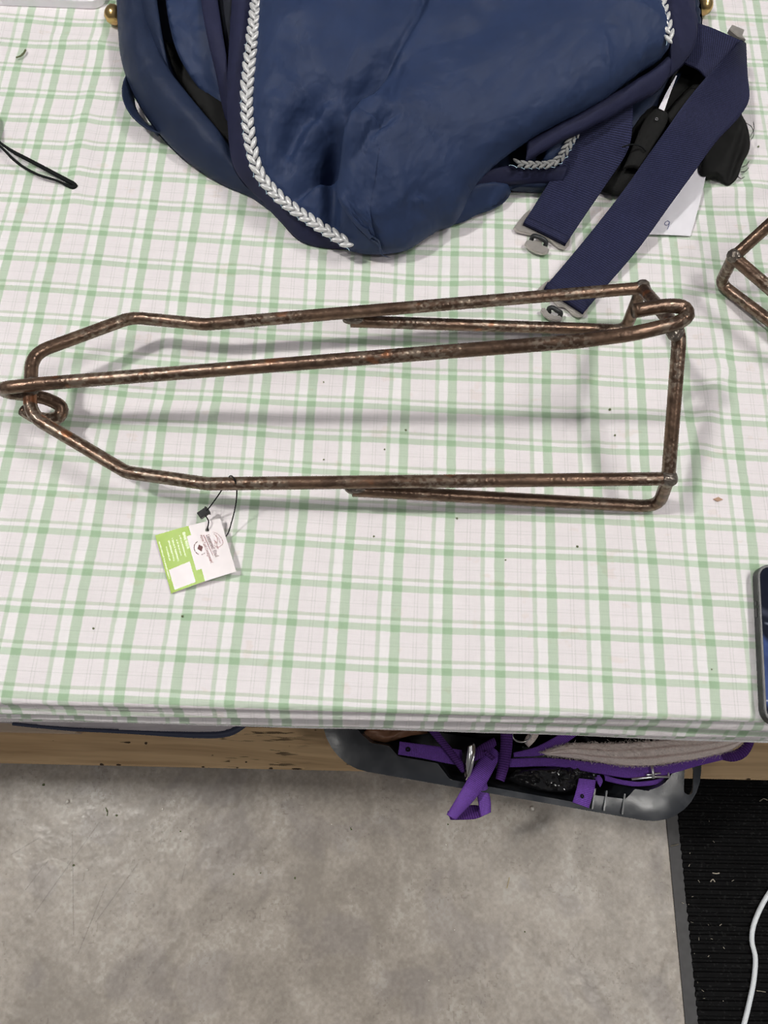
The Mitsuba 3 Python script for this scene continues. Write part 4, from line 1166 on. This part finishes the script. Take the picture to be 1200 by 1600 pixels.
def tote_wall(z0, z1, shrink, flip):
    c = np.array(INN.exterior.coords)[:-1]
    c = resample(np.vstack([c, c[:1]]), 240)[:-1]
    o = np.array([(xa + xb) / 2, DEP / 2])
    rings = []
    for t in np.linspace(0, 1, 8):
        q = o + (c - o) * (1 - shrink * t)
        if t > 0:
            smooth_c = np.array(rounded(xa + .045, xb - .043, .043, DEP - .043, .05).exterior.coords)[:-1]
            smooth_c = resample(np.vstack([smooth_c, smooth_c[:1]]), 240)[:-1]
        rings.append(np.c_[q, np.full(len(q), z1 + (z0 - z1) * t)])
    n = len(c)
    v = np.vstack(rings + [np.array([[o[0], o[1], z0]])])
    i, j = np.meshgrid(np.arange(7), np.arange(n), indexing='ij')
    q = np.stack([i * n + j, i * n + (j + 1) % n, (i + 1) * n + (j + 1) % n, (i + 1) * n + j], -1).reshape(-1, 4)
    j = np.arange(n)
    f = np.vstack([q[:, [0, 1, 2]], q[:, [0, 2, 3]], np.stack([7 * n + j, 7 * n + (j + 1) % n, np.full(n, 8 * n)], 1)])
    return trimesh.Trimesh(v, f[:, ::-1] if flip else f, process=False)


def scaled_inner(k):
    return k


wall = join(tote_mesh(tote_wall(PZ + .006, TZ - .002, .20, False)), tote_mesh(tote_wall(PZ + .002, TZ - .004, .195, True)))
obj(TK + '__walls', wall, 'tote_plastic', 35)
rb = []
for xx in (XS[4] + .022, XS[5] + .018, XS[5] + .044):
    g = sg.LineString([(xx, .004), (xx + .002, .030)]).buffer(.0012)
    obj(TK + '__rib', tote_mesh(extrude(g, TZ - .006, TZ + .0010)), 'tote_plastic', 30)
tag(TK, 'black plastic storage tote of purple tack standing on the wooden pallet under the table', 'storage tote')

RZ = TZ - TABLE                                   # rim height measured from the cloth


def band_piece(thing, part, A, B, bsdf, n=50, m=8, bulge=.001, thick=.0026, wave=0, seed=1, freq=60):
    f = lambda q: WS([(p[0], p[1], RZ + (p[2] if len(p) > 2 else 0.006)) for p in q])
    me, uv = loft(f(A), f(B), n, m, bulge, thick, wave, seed, freq)
    return obj(f'{thing}__{part}', me, bsdf, True, uv)


PH = 'purple_halter'
band_piece(PH, 'strap', [(624.5, 1158.5, .005), (660, 1163, .006), (690, 1167, .006), (722, 1172, .0)], [(622, 1179, .004), (655, 1184, .005), (690, 1191, .005), (722, 1197, -.002)], 'purple_webbing')
tag(PH + '__strap', 'flat bright purple webbing end with a punched hole')
hh = W(637.5, 1171, RZ + .0075)
obj(PH + '__strap__hole', tube(np.array([hh + .0022 * np.array([math.cos(a), math.sin(a), 0]) for a in np.linspace(0, 2 * math.pi, 15)[:-1]]), .0013, 7, closed=True), 'black_thread', True)
k = band_piece(PH, 'strap', [(662, 1126, .022), (668, 1139, .020), (697, 1175, .016), (713, 1196, .010), (722, 1208, .002)], [(677, 1126, .022), (683, 1139, .020), (711, 1175, .016), (724, 1192, .010), (728, 1204, .002)], 'purple_rope', bulge=.004, thick=.006)
k = band_piece(PH, 'strap', [(768, 1166, .010), (752, 1184, .014), (738, 1204, .016), (726, 1226, .012), (712, 1250, -.02), (698, 1273, -.055)], [(784, 1180, .010), (776, 1194, .014), (768, 1210, .016), (755, 1232, .012), (735, 1257, -.02), (712, 1281, -.055)], 'purple_webbing', n=80, bulge=.004, thick=.004)
tag(k, 'purple strap hanging over the rim in a loop')
band_piece(PH, 'strap', [(699, 1268, -.056), (712, 1263, -.060), (738, 1258, -.062), (764, 1261, -.056)], [(704, 1281, -.060), (716, 1281, -.064), (745, 1279, -.066), (767, 1268, -.060)], 'purple_rope', bulge=-.002, thick=.003)
band_piece(PH, 'strap', [(741, 1222, .006), (745, 1238, -.01), (748, 1256, -.035), (752, 1276, -.056)], [(760, 1220, .006), (764, 1238, -.01), (767, 1254, -.035), (767, 1269, -.056)], 'purple_webbing', bulge=.003, thick=.004)
k = band_piece(PH, 'strap', [(740, 1172, .014), (752, 1163, .016), (772, 1152, .014)], [(741, 1190, .014), (760, 1180, .016), (776, 1164, .014)], 'purple_rope', bulge=.004, thick=.006)
k = band_piece(PH, 'strap', [(782, 1132, .030), (783, 1160, .026), (779, 1195, .014), (775, 1217, .004)], [(800, 1132, .030), (801, 1160, .026), (796, 1195, .014), (788, 1222, .004)], 'purple_rope', bulge=.005, thick=.007)
band_piece(PH, 'keeper', [(756, 1176, .024), (770, 1188, .024)], [(760, 1172, .024), (774, 1184, .024)], 'purple_rope', n=12, bulge=.002)


def ring(c, e1, e2, r, key, n=40, bsdf='chrome'):
    th = np.linspace(0, 2 * math.pi, n + 1)[:-1]
    obj(key, tube(c + np.cos(th)[:, None] * e1 + np.sin(th)[:, None] * e2, r, 10, closed=True), bsdf, True)


rc = W(734, 1190, RZ + .012)
ring(rc, np.array([-.004, -.0235, -.004]), np.array([.003, .002, .011]), .0024, PH + '__buckle_ring')
me, uv = loft(WS([(731, 1166, RZ + .022), (728, 1190, RZ + .018), (729, 1214, RZ + .010)]), WS([(739, 1163, RZ + .024), (740, 1190, RZ + .020), (732, 1216, RZ + .010)]), 30, 6, .002, .002)
obj(PH + '__buckle_ring__plate', me, 'chrome', True, uv)
tag(PH + '__buckle_ring', 'shiny oval metal ring seen edge on')
ring(W(815, 1148, RZ + .012), np.array([.013, 0, .004]), np.array([0, .010, .004]), .0017, PH + '__buckle_ring')
k = band_piece(PH, 'strap', [(802, 1176, .010), (837, 1167, .014), (863, 1154, .018), (884, 1142, .020), (910, 1132, .020)], [(803, 1183, .008), (852, 1179, .012), (885, 1161, .016), (905, 1147, .018), (925, 1138, .018)], 'purple_webbing', thick=.003)
band_piece(PH, 'tab', [(905, 1216, .008), (902, 1230, .010), (895, 1254, .006)], [(931, 1219, .008), (929, 1234, .010), (920, 1263, .006)], 'purple_webbing', n=24, bulge=.002)
tag(PH + '__tab', 'short purple strap end laid over the rim')
hh = W(909.6, 1244, RZ + .0115)
obj(PH + '__tab__hole', tube(np.array([hh + .0018 * np.array([math.cos(a), math.sin(a), 0]) for a in np.linspace(0, 2 * math.pi, 13)[:-1]]), .0010, 7, closed=True), 'black_thread', True)
band_piece(PH, 'strap', [(926, 1211, -.004), (931, 1218, -.002), (934, 1224, -.002)], [(937, 1211, -.004), (942, 1220, -.002), (938, 1230, -.002)], 'purple_webbing', n=14)
tag(PH, 'purple webbing halter tangled in the tote, one loop hanging over the rim', 'halter')

GK = 'fleece_girth'
k = band_piece(GK, 'edge_strap', [(796, 1185, .006), (859, 1184, .006), (925, 1190.7, .008), (965, 1195, .010), (1024, 1196, .012), (1083, 1186, .014), (1120, 1176, .016), (1142, 1168, .016)], [(796, 1199, .004), (870, 1198, .004), (936, 1209, .006), (987, 1216, .008), (1039, 1211, .010), (1090, 1197, .012), (1130, 1187, .014), (1148, 1181, .014)], 'purple_webbing', n=120, thick=.004)
tag(k, 'purple webbing along the front of the fleece')
f_a = [(845, 1176, .018), (885, 1164, .022), (925, 1162, .024), (958, 1162, .026), (1000, 1160, .028), (1046, 1156, .030), (1090, 1152, .032), (1130, 1149, .034), (1158, 1150, .034)]
f_b = [(852, 1179, .010), (907, 1186, .012), (940, 1191, .014), (965, 1195, .016), (1017, 1196, .018), (1060, 1190, .020), (1100, 1183, .022), (1141, 1172, .024), (1163, 1158, .026)]
k = band_piece(GK, 'fleece', f_a, f_b, 'fleece', n=160, m=24, bulge=.007, thick=.012, wave=.0022, seed=7, freq=350)
tag(k, 'fluffy pinkish white fleece lining')
rg = np.random.default_rng(5)
fz = []
for line in (f_a, f_b):
    c = curve(WS([(p[0], p[1], RZ + p[2]) for p in line]), 260)
    for q in c:
        for _ in range(2):
            a = q + rg.normal(0, .0008, 3)
            fz.append(tube([a, a + rg.normal(0, .0013, 3), a + rg.normal(0, .0022, 3) + [0, 0, .0008]], .00022, 4))
k = obj(GK + '__fleece__fuzz', join(fz), 'fleece', True, np.zeros((sum(len(x.vertices) for x in fz), 2)))
labels[k] = {'label': 'loose fleece fibres', 'kind': 'stuff'}
k = band_piece(GK, 'end_loop', [(1124, 1176, .016), (1142, 1174, .018), (1157, 1168, .020), (1167, 1156, .022), (1172, 1138, .022), (1172, 1126, .022)], [(1130, 1187, .014), (1147, 1190, .016), (1166, 1182, .018), (1178, 1162, .020), (1182, 1140, .020), (1182, 1126, .020)], 'purple_rope', bulge=.004, thick=.005)
tag(k, 'purple end loop')
band_piece(GK, 'under_strap', [(944, 1210, -.010), (966, 1217, -.010), (995, 1221, -.010), (1028, 1217, -.010), (1056, 1206, -.010)], [(946, 1220, -.012), (966, 1225, -.012), (995, 1229, -.012), (1034, 1224, -.012), (1062, 1211, -.012)], 'purple_webbing', thick=.003)
obj(GK + '__buckle', join(tube(WS([(987, 1217.5, RZ + .010), (1000, 1216, RZ + .012), (1025, 1213.5, RZ + .012), (1045, 1213.5, RZ + .010)]), .0019, 10), tube(WS([(1018, 1196, RZ + .016), (1020, 1206, RZ + .0165), (1021, 1216, RZ + .014)]), .0023, 10),
                          tube(WS([(1010, 1211, RZ + .014), (1032, 1208, RZ + .014)]), .0015, 8), tube(WS([(1045, 1213.5, RZ + .010), (1044, 1207, RZ + .010)]), .0016, 8)), 'chrome', True)
tag(GK + '__buckle', 'silver roller buckle')
me, uv = pillow(WS([(818, 1160, RZ + .006), (824, 1148, RZ + .010), (834, 1142, RZ + .012), (842, 1146, RZ + .012), (836, 1158, RZ + .010), (826, 1168, RZ + .006)]), R=.006, lift=.006, res=.002, under=.006, rough=.002)
obj(GK + '__fleece_end', me, 'fleece', True, uv)
tag(GK, 'fleece-lined purple girth lying across the right end of the tote', 'girth')


def crumple(g, d):
    p = np.c_[g * 62, g[:, :1] * 0]
    a = meshkit.noise(p, 31)
    b = meshkit.noise(p * 2.3 + 5, 32)
    return .016 * np.abs(a - .5) + .009 * np.abs(b - .5) + .004 * meshkit.noise(p * 5, 33)


me, uv = pillow(WS([(790, 1216, RZ - .012), (808, 1202, RZ - .004), (850, 1197, RZ - .002), (892, 1193, RZ - .004), (916, 1198, RZ - .008), (934, 1208, RZ - .012), (930, 1222, RZ - .012), (907, 1232, RZ - .008), (884, 1238, RZ - .006), (846, 1236, RZ - .006), (812, 1228, RZ - .010)]), R=.014, lift=.004, res=.0020, under=.03, feats=crumple)
obj('black_bag__bulge', me, 'black_polythene', 28)
heap = np.array(rounded(xa + .078, xb - .078, .078, DEP - .078, .04).exterior.coords)[:-1]
heap = np.c_[t1 + heap[:, :1] * tex + heap[:, 1:] * tey, np.full(len(heap), TZ - .085)]
me, uv = pillow(heap, R=.06, lift=.035, res=.006, under=.04, floor=PZ + .012, feats=lambda g, d: .020 * (meshkit.fbm(np.c_[g * 24, g[:, :1] * 0], 4, 91) - .55))
obj('black_bag__body', me, 'black_polythene', 28)
tag('black_bag', 'crumpled glossy black plastic bag stuffed at the front of the tote', 'plastic bag')
me, uv = loft(WS([(560, 1150, RZ - .03), (600, 1160, RZ - .03), (640, 1150, RZ - .03), (668, 1146, RZ - .03)]), WS([(580, 1135, RZ - .028), (610, 1140, RZ - .028), (645, 1132, RZ - .028), (668, 1128, RZ - .028)]), 40, 8, .006, .006, .008, 3, 70)
obj('leather_strap', me, 'tan_leather', True, uv)
tag('leather_strap', 'brown leather strap deep in the left end of the tote', 'strap')
me, uv = pillow(WS([(594, 1141, RZ - .010), (600, 1130, RZ - .008), (630, 1122, RZ - .006), (664, 1126, RZ - .006), (664, 1138, RZ - .008), (640, 1140, RZ - .010), (616, 1142, RZ - .010)]), R=.008, lift=.006, res=.003, under=.01, rough=.004)
obj('pink_cloth', me, 'dull_pink', True, uv)
tag('pink_cloth', 'dull pink cloth at the back left of the tote, just under the tablecloth hem', 'cloth')

# ---------------------------------------------------------------- bag and board at the left of the pallet
BZ = -0.545
edge_px = [(20, 1131), (60, 1135), (115, 1139.5), (170, 1142), (224, 1144.5), (275, 1147), (315, 1148), (345, 1147), (362, 1143), (376, 1136), (390, 1126)]
ol = [(-60, 1070), (-40, 1120)] + edge_px + [(420, 1090), (430, 1060)]
me, uv = pillow(WS([(x, y, BZ) for x, y in ol]), R=.03, lift=.012, res=.006, under=.05, floor=PZ + .035, rough=.003)
obj('zip_bag__panel', me, 'bag_vinyl', True, uv)
wd = np.interp(np.linspace(0, 1, 120), [0, .5, .8, .92, 1], [.0026, .0034, .0058, .0062, .0040])
obj('zip_bag__piping', tube(curve(WS([(x, y, BZ + .002) for x, y in edge_px]), 120), wd, 12), 'bag_piping', True)
tag('zip_bag__piping', 'dark navy piping')
tag('zip_bag', 'grey vinyl storage bag with navy piping on the pallet under the table', 'storage bag')
a, b = W(-40, 1142, -.585), W(118, 1142.5, -.585)
obj('cardboard_sheet', box(a[0], b[0], a[1], a[1] + .12, PZ + .001, PZ + .034, .002), 'cardboard')
tag('cardboard_sheet', 'flat tan cardboard box under the left end of the grey bag', 'cardboard box')

# ---------------------------------------------------------------- crumbs on cloth and floor
obj('grass_stalk', tube(curve(WS([(25, 90, .0035), (31, 88, .004), (36, 84, .004), (40, 78, .0035)]), 16), np.linspace(.0009, .0013, 16), 6), 'stalk_green', True)
tag('grass_stalk', 'short dark grass stalk lying on the cloth below the plastic box', 'grass stalk')
obj('wood_shaving', plate([(1114, 780), (1122, 777), (1129, 781), (1121, 784)], .001, .0022, 0), 'hoof_chip')
tag('wood_shaving', 'tiny tan chip lying on the cloth right of the saddle rack', 'chip')


def crumb(px, py, r, h, seed):
    m = trimesh.creation.icosphere(2, 1.0)
    v = np.array(m.vertices) * (1 + .5 * (meshkit.noise(np.array(m.vertices) * 2 + seed, seed) - .5)[:, None]) * r
    return trimesh.Trimesh(v + W(px, py, h + r * .6), m.faces, process=False)


for i, (x, y, r, lab) in enumerate(((105, 1252, .0034, 'white crumb on the concrete below the left end of the pallet'), (832, 1263, .0040, 'white crumb on the concrete below the tote rim'))):
    k = obj('white_crumb', crumb(x, y, r, -TABLE, i), 'grit_white', True)
    tag(k, lab, 'crumb')
obj('straw_stem', tube(WS([(792, 1388, -TABLE + .001), (794, 1380, -TABLE + .0015), (796, 1371, -TABLE + .001)]), .0007, 6), 'straw', True)
tag('straw_stem', 'single pale straw stem on the concrete in front of the tote', 'straw')
dk, lt = [], []
for x, y, r in ((68, 1226, .0022), (167, 1267, .0015), (182, 1274, .0018), (282, 1299, .0012), (461, 1372, .0016), (549, 1296, .0014), (365, 1366, .0013), (115, 1352, .0016), (700, 1288, .0013), (548, 1294, .001), (820, 1456, .0012), (407, 1364, .001)):
    dk.append(crumb(x, y, r, -TABLE, int(x)))
for x, y, r in ((185, 1269, .0014), (254, 1264, .0016), (137, 1359, .0014), (518, 1288, .001), (697, 1320, .0012), (710, 1453, .0010), (1052, 1456, .0013), (670, 1532, .001)):
    lt.append(crumb(x, y, r, -TABLE, int(x)))
tube_d = [tube(curve(WS([(165, 1262, -TABLE + .001), (168, 1268, -TABLE + .0012), (167, 1275, -TABLE + .001)]), 10), .0007, 5)]
obj('floor_grit', join(dk + tube_d), 'stalk_green', True)
tag('floor_grit', 'dark specks of grit scattered over the concrete', 'grit', kind='stuff')
obj('floor_grit_001', join(lt), 'grit_white', True)
tag('floor_grit_001', 'pale specks of grit scattered over the concrete', 'grit', kind='stuff')
ms = []
rg = np.random.default_rng(17)
for x, y in ((1082, 1401), (1076, 1413), (1081, 1441), (1107, 1445), (1126, 1445), (1092, 1467), (1112, 1467), (1131, 1481), (1085, 1490), (1107, 1494), (1115, 1315), (1078, 1333), (1092, 1377), (1090, 1535), (1098, 1548), (1130, 1564), (1100, 1560), (1067, 1411), (1108, 1283), (1145, 1376), (1077, 1352)):
    p = W(x, y, -TABLE + .0078)
    d = rg.normal(0, 1, 3) * [1, .6, .1]
    d = d / np.linalg.norm(d) * rg.uniform(.0008, .0026)
    ms.append(tube([p - d, p, p + d], rg.uniform(.0005, .0009), 5))
for line in ([(1048, 1322), (1055, 1320.5), (1060, 1319)], [(1113, 1364), (1120, 1365), (1124, 1364)], [(1182, 1548), (1190, 1549), (1196, 1550)], [(1187, 1252), (1193, 1248), (1199, 1250)], [(1110, 1378), (1114, 1374), (1117, 1378)]):
    ms.append(tube(curve(WS([(x, y, -TABLE + .0080) for x, y in line]), 10), .0011, 6))
obj('mat_chaff', join(ms), 'dull_chaff', True)
tag('mat_chaff', 'bits of straw and chaff scattered on the black mat', 'chaff', kind='stuff')
cm = []
for x, y, r in ((506, 597, .0008), (953, 640, .0014), (961, 680, .0010), (634, 672, .0011), (601, 702, .0009), (714, 810, .0011), (584, 838, .0010), (902, 854, .0012), (1185, 229, .0011), (146, 982, .0010), (285, 963, .0011), (790, 875, .0008), (506, 718, .0008), (1112, 1046, .0007)):
    cm.append(crumb(x, y, r, .0006, int(y)))
obj('cloth_crumbs', join(cm), 'stalk_green', True)
tag('cloth_crumbs', 'tiny dark crumbs scattered on the tablecloth', 'crumbs', kind='stuff')
